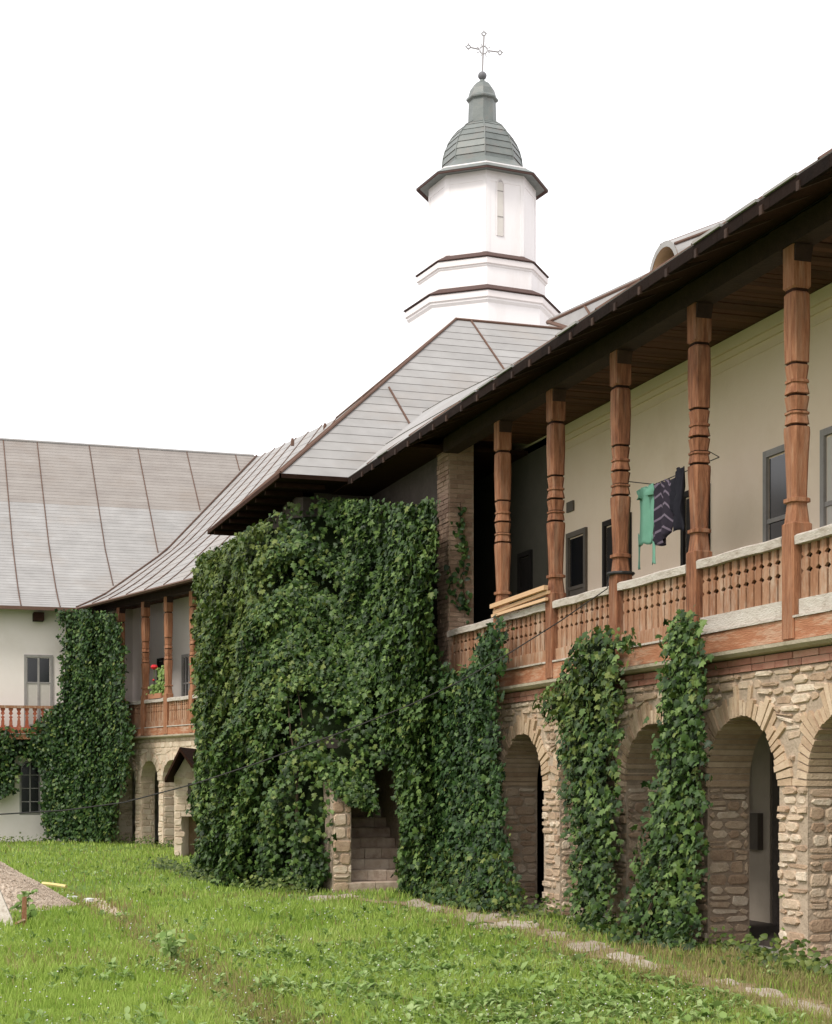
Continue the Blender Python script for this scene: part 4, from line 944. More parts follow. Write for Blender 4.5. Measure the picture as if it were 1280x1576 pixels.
def ivy(label, fn, maskfn, N_, size, kind, mname, group='climbing plants on the walls', bumps=.22, thick=.30, parts=300, ztop=7, name='climbing_plant', matgrid=(60, 40), base=None, warm=None, stems=12, jit=.55, drape=1.5, drape_amp=.0, hollow=.55):
    u = rng.random(N_); z = rng.random(N_)*ztop
    p, n2, L = fn(u, z); 
    off = bumps*sn(p[:, 0]*1.0+p[:, 1]*1.3, z*.55, 1.6) + (.05+bumps*.55)*sn(p[:, 0]*2+p[:, 1]*2.2, z*1.5, 1.9)
    sl = p[:, 0]*1.0+p[:, 1]*1.3; rdg = sn(sl*drape, z*.16, 1.6)
    off = np.maximum(off + drape_amp*rdg, -.03)
    dep = off + thick*(1-rng.random(N_)**2.2*1.0) - .05
    pos = np.stack([p[:, 0]+n2[:, 0]*dep, p[:, 1]+n2[:, 1]*dep, z], 1)
    # keep what falls inside the outline (in the wall's own coordinates)
    k = maskfn(pos + rng.normal(0, .035, pos.shape)) & (rng.random(N_) < np.clip(.60+1.9*(rdg+.5*sn(sl*2.6, z*.8, 1.5)), hollow, 1)) & (z > .7*drape_amp*np.clip(-rdg*3, 0, 1))
    pos, nr = pos[k], np.concatenate([n2, np.zeros((N_, 1))], 1)[k]; pos[:, 2] = np.maximum(pos[:, 2], .10)
    # hug clumps: tilt normals with the bumps
    sz = size*(.5+.85*rng.random(len(pos))**1.3)
    root = thing(name, label, 'climbing plant', base, group)
    order = np.argsort(-(dep[k]-off[k]) - .0*sz); big = order[:parts*3:3][:parts] if parts else []
    rest = np.ones(len(pos), bool); rest[big] = False
    mats = [M[mname]]
    if warm is not None:
        wsel = warm(pos) > rng.random(len(pos)); 
    else: wsel = np.zeros(len(pos), bool)
    a = rest & ~wsel; me, _ = leaves_mesh('foliage', pos[a], nr[a], sz[a], kind, M[mname], jit=jit); o = put('foliage', me, root); o['kind'] = 'stuff'
    a = rest & wsel
    if a.sum() > 5: me, _ = leaves_mesh('foliage', pos[a], nr[a], sz[a], kind, M['leafwarm'], jit=jit); o = put('foliage', me, root); o['kind'] = 'stuff'
    if parts:
        V, F = LEAF[kind]; lm = np_mesh('leaf', V, F, M[mname], np.zeros(len(V))); b, t, n = leaf_frames(nr[big], jit=.4)
        for i, q_ in enumerate(big):
            s_ = sz[q_]*1.1; Mx = Matrix([[b[i][r_]*s_, t[i][r_]*s_, n[i][r_]*s_, pos[q_][r_]] for r_ in range(3)]+[[0, 0, 0, 1]])
            put('leaf', lm, root, Mx)
    # dense inner growth behind the leaves, coloured near-black for shade in the gaps
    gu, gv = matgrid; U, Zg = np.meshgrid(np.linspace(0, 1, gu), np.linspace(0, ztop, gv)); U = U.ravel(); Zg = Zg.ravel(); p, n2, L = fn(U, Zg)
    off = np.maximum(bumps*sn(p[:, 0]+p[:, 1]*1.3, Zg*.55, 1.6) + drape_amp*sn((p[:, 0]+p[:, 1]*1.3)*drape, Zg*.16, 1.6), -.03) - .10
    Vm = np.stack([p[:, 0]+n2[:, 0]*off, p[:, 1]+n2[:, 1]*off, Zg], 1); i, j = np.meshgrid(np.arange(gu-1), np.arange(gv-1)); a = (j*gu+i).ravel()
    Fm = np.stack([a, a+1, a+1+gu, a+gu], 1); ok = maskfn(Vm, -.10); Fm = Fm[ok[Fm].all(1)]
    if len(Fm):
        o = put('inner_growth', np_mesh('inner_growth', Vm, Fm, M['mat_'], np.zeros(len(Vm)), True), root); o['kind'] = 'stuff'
    for k_ in range(stems):
        uu = rng.random(); zs_ = np.linspace(0, ztop*rng.uniform(.4, .95), 9); p, n2, L = fn(np.clip(uu+.01*np.cumsum(rng.normal(0, 1, 9)), 0, 1), zs_)
        o_ = .12; pts = np.stack([p[:, 0]+n2[:, 0]*o_, p[:, 1]+n2[:, 1]*o_, zs_], 1); good = maskfn(pts, -.05)
        if good.all() or good[:4].all():
            pts = pts[:9 if good.all() else 4]; mb = MB(); mb.tube([tuple(q_) for q_ in pts], list(np.linspace(.022, .007, len(pts))), 5); mb.build('stem', M['stem'], root)
    return root
def px_of(p):
    X = p[:, 0]*CT-p[:, 1]*ST; Z = p[:, 0]*ST+p[:, 1]*CT; return 640+2500*X/Z, 1208-(p[:, 2]-EYE)/Z*2500
def outmask(outline):
    cx = sum(a for a, b in outline)/len(outline)
    def f(pos, shrink=0):
        a, b = px_of(pos)
        if shrink: return inside(outline, cx+(a-cx)*1.22, b-6)
        return inside(outline, a+4*np.sin(b*.11)+3*np.sin(b*.31), b)
    return f
def flatmask(outline, plane_x, shrinkaxis=None):
    """outline measured on the photograph, turned into (y, z) coordinates of the wall face plane_x"""
    yz = [(lambda q_: (q_[1], q_[2]))(onx(a, b, plane_x)) for a, b in outline]
    cy = sum(a for a, b in yz)/len(yz)
    def f(pos, shrink=0):
        rag = .06*np.sin(pos[:, 2]*9+1)+.05*np.sin(pos[:, 2]*23) if shrink == 0 else 0
        y = pos[:, 1]
        if shrink: y = cy+(y-cy)/(1+shrink*1.8)
        return inside(yz, y+rag, np.maximum(pos[:, 2], .02) if shrink == 0 else pos[:, 2])
    return f, yz
def facade_ivy(label, outline, N_, size, plane=7.95, mname='leaf', flare=.45, warm=None, parts=300, thick=.28, top_=None):
    mk = outmask(outline); _, yz = flatmask(outline, plane); y0 = min(a for a, b in yz)-.9; y1 = max(a for a, b in yz)+.5; zt = max(b for a, b in yz)+.15
    cy = (y0+y1)/2
    def fn(u, z):
        # v runs along the wall from far to near so that the normal looks to the court
        y = y0+(y1-y0)*u; prof_ = np.sqrt(np.clip(1-((u-.5)*2)**2, 0.04, 1)) ; x = 8.14-.16*prof_-flare*np.exp(-z/.55)*prof_
        nx_ = -np.ones_like(u); ny_ = (u-.5)*1.0; l = np.hypot(nx_, ny_); return np.stack([x, y], 1), np.stack([nx_/l, ny_/l], 1), np.ones_like(u)
    return ivy(label, fn, mk, N_, size, 'star', mname, 'climbing plants on the walls', .06, thick, parts, zt, 'climbing_plant', (24, 50), (8.1, cy, 0), warm, 8)
facade_ivy('tall narrow creeper climbing a pier, the nearest and rightmost of the climbing plants', [(1030, 948), (1050, 940), (1072, 950), (1082, 985), (1084, 1040), (1082, 1110), (1084, 1170), (1078, 1240), (1078, 1330), (1074, 1400), (1080, 1462), (1040, 1478), (985, 1480), (938, 1468), (952, 1420), (970, 1360), (982, 1300), (996, 1240), (1010, 1180), (1012, 1120), (1018, 1050), (1024, 985)], 15000, .080, warm=lambda p: .12+0*p[:, 0], flare=.5)
facade_ivy('ragged creeper with yellowing shoots on the pier left of the tall narrow creeper', [(930, 958), (948, 975), (978, 972), (982, 990), (958, 1008), (958, 1050), (948, 1120), (948, 1180), (950, 1240), (946, 1300), (942, 1380), (935, 1440), (888, 1436), (880, 1380), (880, 1300), (868, 1230), (864, 1160), (858, 1115), (834, 1095), (818, 1068), (860, 1052), (872, 1010), (900, 975)], 16000, .080, flare=.35,
  warm=lambda p: np.clip(.15+.75*np.exp(-((p[:, 2]-2.75)/.5)**2), 0, 1))
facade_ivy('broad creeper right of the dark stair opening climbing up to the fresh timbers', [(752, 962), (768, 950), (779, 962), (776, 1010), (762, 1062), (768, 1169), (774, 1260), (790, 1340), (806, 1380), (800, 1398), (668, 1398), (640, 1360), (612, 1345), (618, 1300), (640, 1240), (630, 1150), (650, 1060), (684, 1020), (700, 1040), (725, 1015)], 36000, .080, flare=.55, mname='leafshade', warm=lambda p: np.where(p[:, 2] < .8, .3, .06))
# the great mass on the corner block
Tf = [(8.0, 37.6), (6.80, 36.9), (6.62, 34.6), (6.52, 31), (6.45, 28.4), (6.95, 27.85), (7.75, 27.65), (8.05, 25.8), (8.12, 24.1), (8.14, 22.9)]
Bf = [(7.6, 33.5), (5.95, 32.2), (5.60, 30.3), (5.70, 28), (5.95, 26.4), (6.35, 25.3), (7.0, 25.05), (7.6, 24.9), (7.75, 23.9), (7.8, 22.9)]
Tf, Bf = Tf[::-1], Bf[::-1]
op = [(577, 1250), (576, 1180), (594, 1165), (608, 1190), (618, 1262), (618, 1320), (618, 1345), (618, 1390), (498, 1390), (512, 1322), (520, 1235), (545, 1228)]
topl = [(290, 862), (330, 848), (380, 815), (420, 790), (440, 775), (520, 768), (560, 772), (600, 775), (640, 778), (672, 765)]
def bigmask(pos, shrink=0):
    a, b = px_of(pos); t = np.interp(a, [q_[0] for q_ in topl], [q_[1] for q_ in topl])
    # the opening belongs to the surface there: only for the part in front of the stair
    hole = inside(op, a, b) & (pos[:, 1] < 28)
    if shrink: hole = inside([((x-570)*1.2+570, (y-1280)*1.1+1280) for x, y in op], a, b) & (pos[:, 1] < 28)
    ok = (b > t - (0 if shrink == 0 else -14)) & ~hole
    return ok & (pos[:, 2] < 6.9) & (a < np.where(b > 1000, 690, 670)-(10 if shrink else 0)+3*np.sin(b*.13)) & (a > 303+3*np.sin(b*.09)+3*np.sin(b*.27)+(12 if shrink else 0)+6*(b > 1150)*np.sin(b*.05))
ivy('huge dark ivy mass hanging like a curtain over the projecting corner block', lambda u, z: surf_loft(Tf, Bf, z, u), bigmask, 180000, .096, 'star', 'leaf', 'climbing plants on the walls', .34, .46, 300, 7.0, 'climbing_plant', (90, 50), (6.4, 28, 0),
    lambda p: np.clip(.80*np.exp(-((p[:, 0]-6.0)/.9)**2)*(.30+.70*(p[:, 1] > 27.5)*np.clip(p[:, 2]/4, .3, 1))*(p[:, 2] > .8) + .05, 0, 1), 26, .55, 2.5, .34, .10)
# the ivy in the far corner
Tl = [(-4, 49.7), (1, 49.7), (4.3, 49.6), (5.25, 49.0), (5.75, 47.6), (6.35, 45.2), (6.7, 43.9)][::-1]
farpoly = [(88, 936), (125, 936), (180, 945), (190, 1000), (190, 1065), (204, 1120), (203, 1140), (196, 1175), (192, 1205), (180, 1240), (178, 1290), (70, 1292), (62, 1230), (66, 1195), (48, 1172), (30, 1170), (27, 1215), (-10, 1232), (-60, 1225), (-60, 1125), (0, 1120), (50, 1118), (70, 1095), (92, 1078), (93, 1000)]
def farmask(pos, shrink=0):
    a, b = px_of(pos)
    if shrink: a = 130+(a-130)*1.05
    return inside(farpoly, a + 2.5*np.sin(b*.2), b)
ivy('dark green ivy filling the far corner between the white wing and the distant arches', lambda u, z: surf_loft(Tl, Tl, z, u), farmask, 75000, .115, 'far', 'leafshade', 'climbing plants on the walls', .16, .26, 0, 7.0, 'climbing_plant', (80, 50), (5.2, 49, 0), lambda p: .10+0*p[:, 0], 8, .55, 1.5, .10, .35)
# sparse strands on the brick pier
def strand(label, pts, n, size=.09):
    root = thing('creeper_strand', label, 'climbing plant', pts[0]); mb = MB(); mb.tube(pts, .007, 4); mb.build('stem', M['stem'], root)
    P_ = np.array(pts); s = rng.random(n)*(len(P_)-1); i = s.astype(int); f = (s-i)[:, None]; pos = P_[i]*(1-f)+P_[i+1]*f+rng.normal(0, .05, (n, 3)); pos[:, 1] = np.minimum(pos[:, 1], 23.86)
    me, _ = leaves_mesh('foliage', pos, np.tile([-.4, -1., 0], (n, 1)), size*rng.uniform(.6, 1.2, n), 'blunt', M['leafshade']); o = put('foliage', me, root); o['kind'] = 'stuff'
strand('thin creeper strand hanging down the brick pier', [(8.42, 23.86, 6.1), (8.40, 23.84, 5.6), (8.48, 23.84, 5.2), (8.44, 23.84, 4.8), (8.55, 23.84, 4.4)], 90)
strand('thinner creeper shoot at the pier left edge', [(8.24, 23.86, 5.1), (8.30, 23.84, 4.7), (8.36, 23.84, 4.5)], 30)

# ---------------------------------------------------------------- things on the gallery and in the court
# cable
A_ = NEAR.p(posts[4], 4.20, .12); ea, eb = ray(-140); E_ = (ea*16, eb*16)
cb = [(-140, 1262), (0, 1253), (100, 1247), (190, 1235), (300, 1206), (400, 1173), (522, 1128), (628, 1086), (705, 1050), (782, 1006), (860, 957), (934, 906)]
pts = []
for px, py in cb:
    a, b = ray(px); dxp, dyp = E_[0]-A_[0], E_[1]-A_[1]      # vertical plane of the cable
    k = (A_[0]*dyp-A_[1]*dxp)/(a*dyp-b*dxp); pts.append((a*k, b*k, EYE+(1208-py)/2500*k))
pts.append((A_[0]-.0, A_[1], 4.22))
cbt = thing('cable', 'thin black cable sagging from the post across the big ivy to the left', 'cable', pts[-1]); mb = MB(); mb.tube(pts, .0075, 5); mb.build('wire', M['cable'], cbt)
mb = MB(); x_, y_, _ = NEAR.p(posts[4], 0, -.02); mb.lathe([(.165, 4.20), (.175, 4.215), (.165, 4.235)], 10, (x_, y_, 0)); mb.build('loop', M['cable'], cbt)
# clothes line
lx = 8.62; lz = 5.27
yA, yB = onx(951, 0, lx)[1], onx(1071, 0, lx)[1]
ln = MB(); ln.tube([(lx-.35, posts[4], lz+.06), (lx, posts[4]-.2, lz), (lx, posts[3]+.2, lz+.02), (lx-.35, posts[3], lz+.08)], .006, 4); tag(ln.build('clothes_line', M['cable']), 'thin washing line strung between two gallery posts behind the laundry', 'washing line')
def cloth(name, label, cat, y0, y1, ztop, lfn_, rfn_, zlow, m, x0, amp=.03, k=18, nv=18, nu=10):
    """a hanging garment; lfn_/rfn_ give the outline along the height (0 top .. 1 bottom)"""
    mb = MB(); vs = []
    for j in range(nv+1):
        t_ = j/nv
        for i in range(nu+1):
            s_ = i/nu; yy = lfn_(t_)+(rfn_(t_)-lfn_(t_))*s_; x_ = x0+amp*math.sin(yy*k+t_*1.7)*min(1, .3+t_)+.4*amp*math.sin(yy*k*2.3+1); vs.append((x_, y1+(y0-y1)*yy, ztop-(ztop-zlow)*t_ + .012*math.sin(yy*30)))
    mb.add(vs, [(j*(nu+1)+i, j*(nu+1)+i+1, (j+1)*(nu+1)+i+1, (j+1)*(nu+1)+i) for j in range(nv) for i in range(nu)]); o = mb.build(name, M[m], smooth=True)
    s = o.modifiers.new('thickness', 'SOLIDIFY'); s.thickness = .008
    return o
yo = lambda px: onx(px, 0, lx)[1]
zo = lambda px, py: onx(px, py, lx)[2]
ti = lambda t, a, b: np.interp(t, a, b)
gt = thing('green_garment', 'green top with long dangling ties pegged on the line left of the patterned shirt', 'garment', (lx, yo(998), zo(998, 760)))
def gpart(nm, m, y0, y1, zt, lf, rf, zb, **kw):
    o = cloth(nm, None, None, y0, y1, zt, lf, rf, zb, m, lx-.02, **kw); o.parent = gt; o.matrix_parent_inverse = WM[gt.name].inverted(); return o
Yl, Yr = yo(983), yo(1010)
gpart('body', 'greencloth', Yr, Yl, zo(996, 752), lambda t: ti(t, [0, .1, .2, 1], [0, .0, .12, .05]), lambda t: ti(t, [0, .1, .6, 1], [1, .97, 1., .75]), zo(996, 838), amp=.035, k=9)
gpart('folded_collar', 'greencloth', Yr, Yl, zo(996, 752)+.02, lambda t: -.03, lambda t: 1.02, zo(996, 766), amp=.06, k=12)
for a, b, zz in ((983, 989, 876), (1004, 1013, 868)):
    gpart('tie', 'greencloth', yo(b), yo(a), zo((a+b)/2, 822), lambda t: ti(t, [0, 1], [.25, .0]), lambda t: ti(t, [0, 1], [.85, 1.]), zo((a+b)/2, zz), amp=.015, k=4, nu=4)
tag(cloth('patterned_shirt', None, None, yo(1040), yo(1007), zo(1022, 742), lambda t: ti(t, [0, .1, .6, .85, 1], [.1, .0, .02, .1, .3]), lambda t: ti(t, [0, .15, .7, .9, 1], [.85, 1., .95, .75, .5]), zo(1022, 838), 'chevron', lx-.03, .05, 14), 'dark shirt with pale zigzag stripes pegged in the middle of the washing', 'shirt')
tag(cloth('dark_garment', None, None, yo(1056), yo(1034), zo(1046, 722), lambda t: ti(t, [0, .25, .7, 1], [.55, .1, .3, .6]), lambda t: ti(t, [0, .5, 1], [.9, 1.0, .85]), zo(1046, 818), 'darkcloth', lx-.03, .045, 16), 'plain black garment at the right end of the washing line beside the post', 'garment')
# fresh timbers lying over the broken balustrade bay
tb0, tb1 = posts[6], posts[5]
for (z0_, z1_, d_, w_), lb in zip(((4.235, 4.275, .14, .03), (4.155, 4.215, .10, .022), (4.10, 4.125, .13, .02)), ('topmost of the fresh pale timbers tied across the gallery bay next to the brick pier', 'middle pale timber of the three across the gallery bay by the brick pier', 'lowest thin pale timber lying just over the grey handrail by the brick pier')):
    mb = MB(); A0, B0 = NEAR.p(tb1-.05, z1_, d_), NEAR.p(tb0+.02, z0_, d_)
    mb.hexa([(A0[0]-w_, A0[1], A0[2]-w_), (A0[0]+w_, A0[1], A0[2]-w_), (A0[0]+w_, A0[1], A0[2]+w_), (A0[0]-w_, A0[1], A0[2]+w_)], [(B0[0]-w_, B0[1], B0[2]-w_), (B0[0]+w_, B0[1], B0[2]-w_), (B0[0]+w_, B0[1], B0[2]+w_), (B0[0]-w_, B0[1], B0[2]+w_)])
    tag(mb.build('timber', M['newwood']), lb, 'timber', 'fresh timbers across the gallery bay')
# flower box on the far balustrade
uf = FAR.u_of(240, .05); bx = FAR.p(uf, 4.10, .0)
fb = thing('flower_box', 'terracotta box with a red geranium on the distant balustrade', 'flower box', bx)
mb = MB(); mb.fbox(FAR, uf-.42, uf+.42, 4.10, 4.24, -.1, .1); mb.build('box', M['terracotta'], fb)
pos = np.array([FAR.p(uf+rng.uniform(-.5, .35), 0, rng.normal(0, .06)) for _ in range(260)]); hh = np.array([rng.uniform(0, .75 if FAR.u_of(px_of(p_[None])[0][0]) < uf else .28) for p_ in pos]); pos[:, 2] = 4.24+hh
me, _ = leaves_mesh('leaves', pos, np.tile([-1, -.5, .3], (260, 1)), rng.uniform(.06, .11, 260), 'blunt', M['weed']); o = put('leaves', me, fb); o['kind'] = 'stuff'
fx, fy, _ = FAR.p(uf+.12, 0, .05)
for i in range(2):
    z_ = (4.98, 4.62)[i]; mb = MB(); mb.lathe([(.01, -.07), (.08, -.04), (.11, .0), (.07, .06), (.01, .07)] if i == 0 else [(.01, -.03), (.04, 0), (.01, .03)], 9, (fx-(.02 if i else 0), fy, z_)); mb.build('blossom', M['petal'], fb)
    mb = MB(); mb.tube([(fx, fy, 4.22), (fx, fy, z_)], .008, 4); mb.build('stalk', M['weed'], fb)
# gravel heap
hx, hy = G(-45, 1396)
def heap():
    n = 70; xs = np.linspace(-2.2, 2.2, n); X, Y = np.meshgrid(xs, xs); Rr_ = np.hypot(X/1.0, Y/1.0)
    H = np.maximum(0, .86*(1-(Rr_/1.42))) ; H = np.minimum(H, .74)+.03*sn(X, Y, 3.)*(H > 0)+rng.normal(0, .008, X.shape)*(H > 0); H = np.where(H <= 0, -.06, H)
    V = np.stack([X.ravel()+hx, Y.ravel()+hy, H.ravel()], 1); i, j = np.meshgrid(np.arange(n-1), np.arange(n-1)); a = (j*n+i).ravel()
    root = thing('gravel_heap', 'heap of brown gravel at the left edge of the lawn', 'gravel heap', (hx, hy, 0))
    o = put('heap_body', np_mesh('heap_body', V, np.stack([a, a+1, a+1+n, a+n], 1), M['gravel'], rng.random(len(V)), True), root)
    N_ = 7000; rr_ = 1.48*np.sqrt(rng.random(N_)); an = rng.random(N_)*6.283; px_, py_ = rr_*np.cos(an), rr_*np.sin(an); z = np.minimum(np.maximum(0, .86*(1-rr_/1.42)), .74)+.02+.03*sn(px_, py_, 3.)
    T_ = np.array([(1, 0, -.5), (-.5, .87, -.5), (-.5, -.87, -.5), (0, 0, .8)]); s = rng.uniform(.008, .02, N_)
    V = np.stack([px_+hx, py_+hy, z], 1)[:, None]+T_[None]*s[:, None, None]*rng.uniform(.6, 1.3, (N_, 4, 1)); F = np.array([(0, 1, 3), (1, 2, 3), (2, 0, 3)])[None]+(np.arange(N_)*4)[:, None, None]
    o = put('pebbles', np_mesh('pebbles', V.reshape(-1, 3), F.reshape(-1, 3), M['gravel'], np.repeat(rng.random(N_), 4)), root); o['kind'] = 'stuff'
heap()
def plank(name, label, cat, p0_, p1_, w, t, m):
    a = Vector(p0_); b = Vector(p1_); d = (b-a).normalized(); s = d.cross(Vector((-ST, -CT, 0))).normalized()*w/2; n_ = d.cross(s).normalized()*t/2
    mb = MB(); mb.hexa([a-s-n_, a+s-n_, a+s+n_, a-s+n_], [b-s-n_, b+s-n_, b+s+n_, b-s+n_]); return tag(mb.build(name, M[m]), label, cat)
g0 = G(16, 1428); g1 = P(-22, 1340, 19.8)
plank('board', 'weathered board leaning against the gravel heap at the left edge', 'board', (g0[0], g0[1], -.02), g1, .14, .035, 'rail')
g0 = G(37, 1428); stk = thing('stake', 'short wooden stake standing in the grass in front of the gravel heap', 'stake', (g0[0], g0[1], 0))
mb = MB(); mb.hexa([(g0[0]-.03, g0[1]-.03, -.1), (g0[0]+.03, g0[1]-.03, -.1), (g0[0]+.03, g0[1]+.03, -.1), (g0[0]-.03, g0[1]+.03, -.1)], [(g0[0]-.022, g0[1]-.025, .37), (g0[0]+.028, g0[1]-.025, .38), (g0[0]+.028, g0[1]+.025, .36), (g0[0]-.022, g0[1]+.025, .36)]); mb.build('shaft', M['woodpale'], stk)
g1_ = G(22, 1430); mb = MB(); mb.tube([(g1_[0], g1_[1], .06), (g0[0], g0[1]-.04, .10)], .02, 5); mb.build('cross_piece', M['woodpale'], stk)
a0, b0 = G(66, 1369), G(102, 1371); mb = MB(); mb.tube([(a0[0], a0[1], .10), ((a0[0]+b0[0])/2, (a0[1]+b0[1])/2, .09), (b0[0], b0[1], .07)], .032, 6); tag(mb.build('pipe', M['yellow']), 'pale yellow pipe end sticking out of the gravel heap', 'pipe')
def rock(px, py, w, h, label, m='pale', name='stone_chunk', group='pale stones by the gravel heap'):
    x, y = G(px, py); Z = 4250/(py-1208); w = w*Z/2500; mb = MB(); n = 8
    rg = lambda s, z: [(x+w/2*s*math.cos(2*math.pi*k/n)*rnd.uniform(.8, 1.1), y+w/2*s*math.sin(2*math.pi*k/n)*rnd.uniform(.8, 1.1), z) for k in range(n)]
    r0, r1, r2 = rg(1, -.02), rg(.95, h*.6), rg(.55, h); mb.add(r0+r1+r2, [(k, (k+1) % n, n+(k+1) % n, n+k) for k in range(n)]+[(n+k, n+(k+1) % n, 2*n+(k+1) % n, 2*n+k) for k in range(n)]+[tuple(range(2*n, 3*n))]); tag(mb.build(name, M[m]), label, 'stone', group)
rock(110, 1382, 22, .035, 'flat pale stone in the grass nearest the gravel heap')
rock(136, 1385, 17, .03, 'small pale stone right of the flatter one beyond the gravel heap')

# ---------------------------------------------------------------- lawn
def blades(N_, pxr, pyr, hmin, hmax, w0, m, keep=None, name='grass', lean=.45):
    py = rng.uniform(*pyr, N_); px = rng.uniform(*pxr, N_); Z = EYE*2500/(py-1208); k = (px-640)/2500
    x, y = (ST+k*CT)*Z, (CT-k*ST)*Z
    ok = (x < 8.12) & (y < 49.9) & ((x-6.32)**2+(y-48)**2 > .0)
    # not inside the far wing or the block
    ok &= ((x-7.04)*(-q[1])+(y-45.1)*(q[0]) > .05) | (y < 40); ok &= ~((x > 6.3) & (y > 24.9) & (y < 37)); ok &= ~((x > 5.9) & (y > 27) & (y < 33))
    ok &= np.hypot(x-hx, y-hy) > 1.3
    for sx_, sy_, sr in slabs: ok &= ~(np.hypot(x-sx_, y-sy_) < sr*.9) | (rng.random(N_) < .38)
    if keep is not None: ok &= keep(x, y, px, py)
    x, y, Z = x[ok], y[ok], Z[ok]; n = len(x); tall = 1+.55*sn(x, y, 1.3)+.4*sn(y, x, 3.1)
    h = rng.uniform(hmin, hmax, n)*np.clip(tall, .5, 1.6); w = w0*(Z/13)*rng.uniform(.7, 1.3, n); a = rng.random(n)*6.283; la = rng.random(n)*6.283; le = rng.uniform(.05, lean, n)*h*1.2
    zz = gz(x, y)-.01; c, s = np.cos(a)*w, np.sin(a)*w; lx_, ly_ = np.cos(la)*le, np.sin(la)*le
    V = np.zeros((n, 5, 3)); V[:, 0] = np.stack([x-c, y-s, zz], 1); V[:, 1] = np.stack([x+c, y+s, zz], 1)
    V[:, 2] = np.stack([x+c*.75+lx_*.35, y+s*.75+ly_*.35, zz+h*.6], 1); V[:, 3] = np.stack([x-c*.75+lx_*.35, y-s*.75+ly_*.35, zz+h*.6], 1); V[:, 4] = np.stack([x+lx_, y+ly_, zz+h], 1)
    F = np.array([(0, 1, 2), (0, 2, 3), (3, 2, 4)])[None]+(np.arange(n)*5)[:, None, None]
    o = put(name, np_mesh(name, V.reshape(-1, 3), F.reshape(-1, 3), M[m], np.repeat(rng.random(n), 5))); o['kind'] = 'stuff'; return o
def dryness(x, y):
    d = path_dist(x, y); a = np.exp(-(d/.55)**2)*.8; ax, ay = G(150, 1385); bx_, by_ = G(345, 1515)
    L2 = (bx_-ax)**2+(by_-ay)**2; tt = np.clip(((x-ax)*(bx_-ax)+(y-ay)*(by_-ay))/L2, -.2, 1.3); dd = np.hypot(x-ax-tt*(bx_-ax), y-ay-tt*(by_-ay))
    return np.clip(a + .85*np.exp(-(dd/.30)**2) + 1.0*np.exp(-((x-7.1)/.9)**2)*(y < 15.5) + .75*np.clip(sn(x, y, .9)-.12, 0, 1), 0, 1)
o = blades(250000, (-90, 1400), (1286, 1640), .045, .115, .0050, 'grass', lambda x, y, a, b: rng.random(len(x)) > dryness(x, y)*.75+.12*(path_dist(x, y) < .3))
tag(o, 'bright green lawn grass covering the whole court', 'grass')
o = blades(90000, (-900, -90), (1286, 1560), .045, .115, .0085, 'grass', name='grass'); tag(o, 'lawn grass continuing to the left beyond the gravel heap', 'grass')
o = blades(230000, (-60, 1400), (1286, 1640), .05, .13, .0042, 'drygrass', lambda x, y, a, b: rng.random(len(x)) < np.where(path_dist(x, y) < .28, .30, dryness(x, y)*.75+.03), name='dry_grass')
tag(o, 'straw coloured dry grass along the path and the shallow ditch', 'dry grass')
def flowers():
    N_ = 1500; py = rng.uniform(1300, 1640, N_); px = rng.uniform(-60, 1100, N_); Z = EYE*2500/(py-1208); k = (px-640)/2500; x, y = (ST+k*CT)*Z, (CT-k*ST)*Z
    ok = (path_dist(x, y) > .5) & (x < 7.2) & ~((x > 5.2) & (y > 24.5)) & (np.hypot(x-hx, y-hy) > 1.5) & (sn(x, y, 1.1) > -.2); x, y, Z = x[ok], y[ok], Z[ok]; n = len(x)
    z = gz(x, y)+rng.uniform(.05, .12, n); r_ = rng.uniform(.004, .010, n)*(Z/14)**.5; T_ = np.array([(1, 0, 0), (0, 1, 0), (-1, 0, 0), (0, -1, 0), (0, 0, 1), (0, 0, -.6)], float)
    F = np.array([(0, 1, 4), (1, 2, 4), (2, 3, 4), (3, 0, 4), (1, 0, 5), (2, 1, 5), (3, 2, 5), (0, 3, 5)]); V = np.stack([x, y, z], 1)[:, None]+T_[None]*r_[:, None, None]
    o = put('clover_flowers', np_mesh('clover_flowers', V.reshape(-1, 3), (F[None]+(np.arange(n)*6)[:, None, None]).reshape(-1, 3), M['pale'], np.repeat(rng.random(n), 6))); tag(o, 'tiny white clover flowers dotted over the lawn', 'flowers', kind='stuff')
flowers()
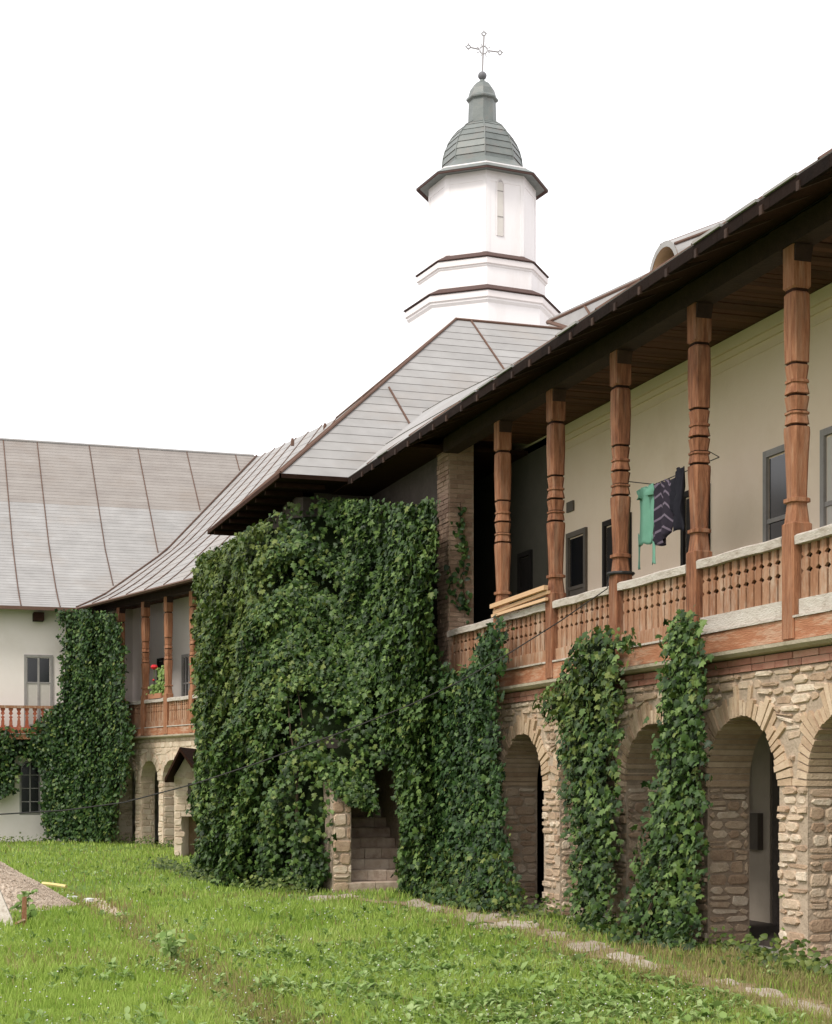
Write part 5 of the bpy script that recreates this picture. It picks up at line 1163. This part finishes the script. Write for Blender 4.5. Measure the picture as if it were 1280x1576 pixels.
# broad-leaved weeds
def weeds():
    N_ = 13000; py = rng.uniform(1292, 1640, N_); px = rng.uniform(-60, 1380, N_)
    Z = EYE*2500/(py-1208); k = (px-640)/2500; x, y = (ST+k*CT)*Z, (CT-k*ST)*Z
    dens = np.exp(-(((px-820)/330)**2+((py-1540)/75)**2))*1.0 + .30*(sn(x, y, 1.8) > .05) + .5*np.exp(-(((px-560)/200)**2+((py-1480)/40)**2)) + .4*np.exp(-(((px-200)/180)**2+((py-1350)/25)**2))
    ok = (rng.random(N_) < dens) & (path_dist(x, y) > .45) & (x < 7.4) & (np.hypot(x-hx, y-hy) > 1.2) & ~((x > 5.6) & (y > 24.5)); x, y = x[ok], y[ok]; n = len(x)
    L_ = 7; X = np.repeat(x, L_); Y = np.repeat(y, L_); az = rng.random(n*L_)*6.283; el = rng.uniform(.25, 1.1, n*L_); sc = np.repeat(rng.uniform(.035, .10, n)*rng.random(n)**.3*(1+.35*(rng.random(n) < .15)), L_)*rng.uniform(.7, 1.2, n*L_)
    t = np.stack([np.cos(az)*np.cos(el), np.sin(az)*np.cos(el), np.sin(el)], 1); nn = np.stack([-np.cos(az)*np.sin(el), -np.sin(az)*np.sin(el), np.cos(el)], 1); b = np.cross(t, nn)
    Tm = np.array([(0, 0, 0), (.20, .35, .03), (0, .4, -.03), (-.20, .35, .03), (.24, .68, -.03), (0, .7, -.08), (-.24, .68, -.03), (0, 1.0, -.28)]); F = np.array([(0, 1, 2), (0, 2, 3), (1, 4, 5), (1, 5, 2), (2, 5, 6), (2, 6, 3), (4, 7, 5), (5, 7, 6)])
    base = np.stack([X, Y, gz(X, Y)+.02+rng.uniform(0, .05, n*L_)], 1)
    V = base[:, None]+sc[:, None, None]*(Tm[None, :, 0, None]*b[:, None]+Tm[None, :, 1, None]*t[:, None]+Tm[None, :, 2, None]*nn[:, None])
    FF = F[None]+(np.arange(n*L_)*8)[:, None, None]
    o = put('weeds', np_mesh('weeds', V.reshape(-1, 3), FF.reshape(-1, 3), M['weed'], np.repeat(rng.random(n*L_), 8))); tag(o, 'low broad-leaved weeds thick in the foreground grass', 'weeds', kind='stuff')
weeds()
# low growth along the wall foot
def footgrowth():
    N_ = 5200; seg = [(7.75, 11, .45), (7.8, 24, .35), (5.5, 27.5, .45), (5.3, 33, .5), (5.9, 45, .4), (3.5, 49.6, .4)]
    pos = []
    while len(pos) < N_:
        t_ = rng.random()
        if t_ < .55: y = rng.uniform(10.5, 24.3); x = 8.05-abs(rng.normal(0, .28))
        elif t_ < .8: y = rng.uniform(24.5, 33); x = np.interp(y, [24.5, 25.2, 27, 33], [6.3, 6.0, 5.4, 5.2])-abs(rng.normal(0, .15)); 
        elif t_ < .9: y = 49.6-abs(rng.normal(0, .25)); x = rng.uniform(-2, 5)
        else: u_ = rng.uniform(-2, 5); x, y, _ = FAR.p(u_, 0, .05+abs(rng.normal(0, .2)))
        if 6.3 < x < 7.8 and 24 < y < 25.2: continue
        if t_ < .55 and sn(np.array([x*2.]), np.array([y]), 1.7)[0] < -.1: continue
        pos.append((x, y, rng.uniform(.02, .22)*rng.random()*1.5))
    pos = np.array(pos); me, _ = leaves_mesh('ground_cover', pos, np.tile([-.5, -.6, .8], (N_, 1)), rng.uniform(.035, .08, N_), 'blunt', M['leafwarm']); o = put('ground_cover', me); tag(o, 'low leafy ground cover along the foot of the walls', 'ground cover', kind='stuff')
footgrowth()
def tall_weed(label, px, py, h, n, spread):
    x, y = G(px, py); root = thing('tall_weed', label, 'weed', (x, y, 0))
    for k in range(3):
        mb = MB(); dx_, dy_ = rnd.uniform(-spread, spread), rnd.uniform(-spread, spread); mb.tube([(x, y, 0), (x+dx_*.5, y+dy_*.5, h*.5), (x+dx_, y+dy_, h*rnd.uniform(.8, 1))], [.009, .006, .003], 4); mb.build('stem', M['weed'], root)
        pos = np.stack([x+dx_*(s_ := rng.random(n))+rng.normal(0, .04, n), y+dy_*s_+rng.normal(0, .04, n), h*s_*.95], 1); me, _ = leaves_mesh('foliage', pos, np.tile([-.3, -.7, .6], (n, 1)), rng.uniform(.05, .10, n), 'blunt', M['weed']); o = put('foliage', me, root); o['kind'] = 'stuff'
tall_weed('tall thin weed growing against the rubble pier at the right', 1222, 1476, .75, 60, .09)
tall_weed('small leafy sprig beside the stake by the gravel heap', 44, 1420, .42, 26, .10)
tall_weed('brownish weed clump standing in the shallow ditch', 262, 1478, .32, 26, .15)
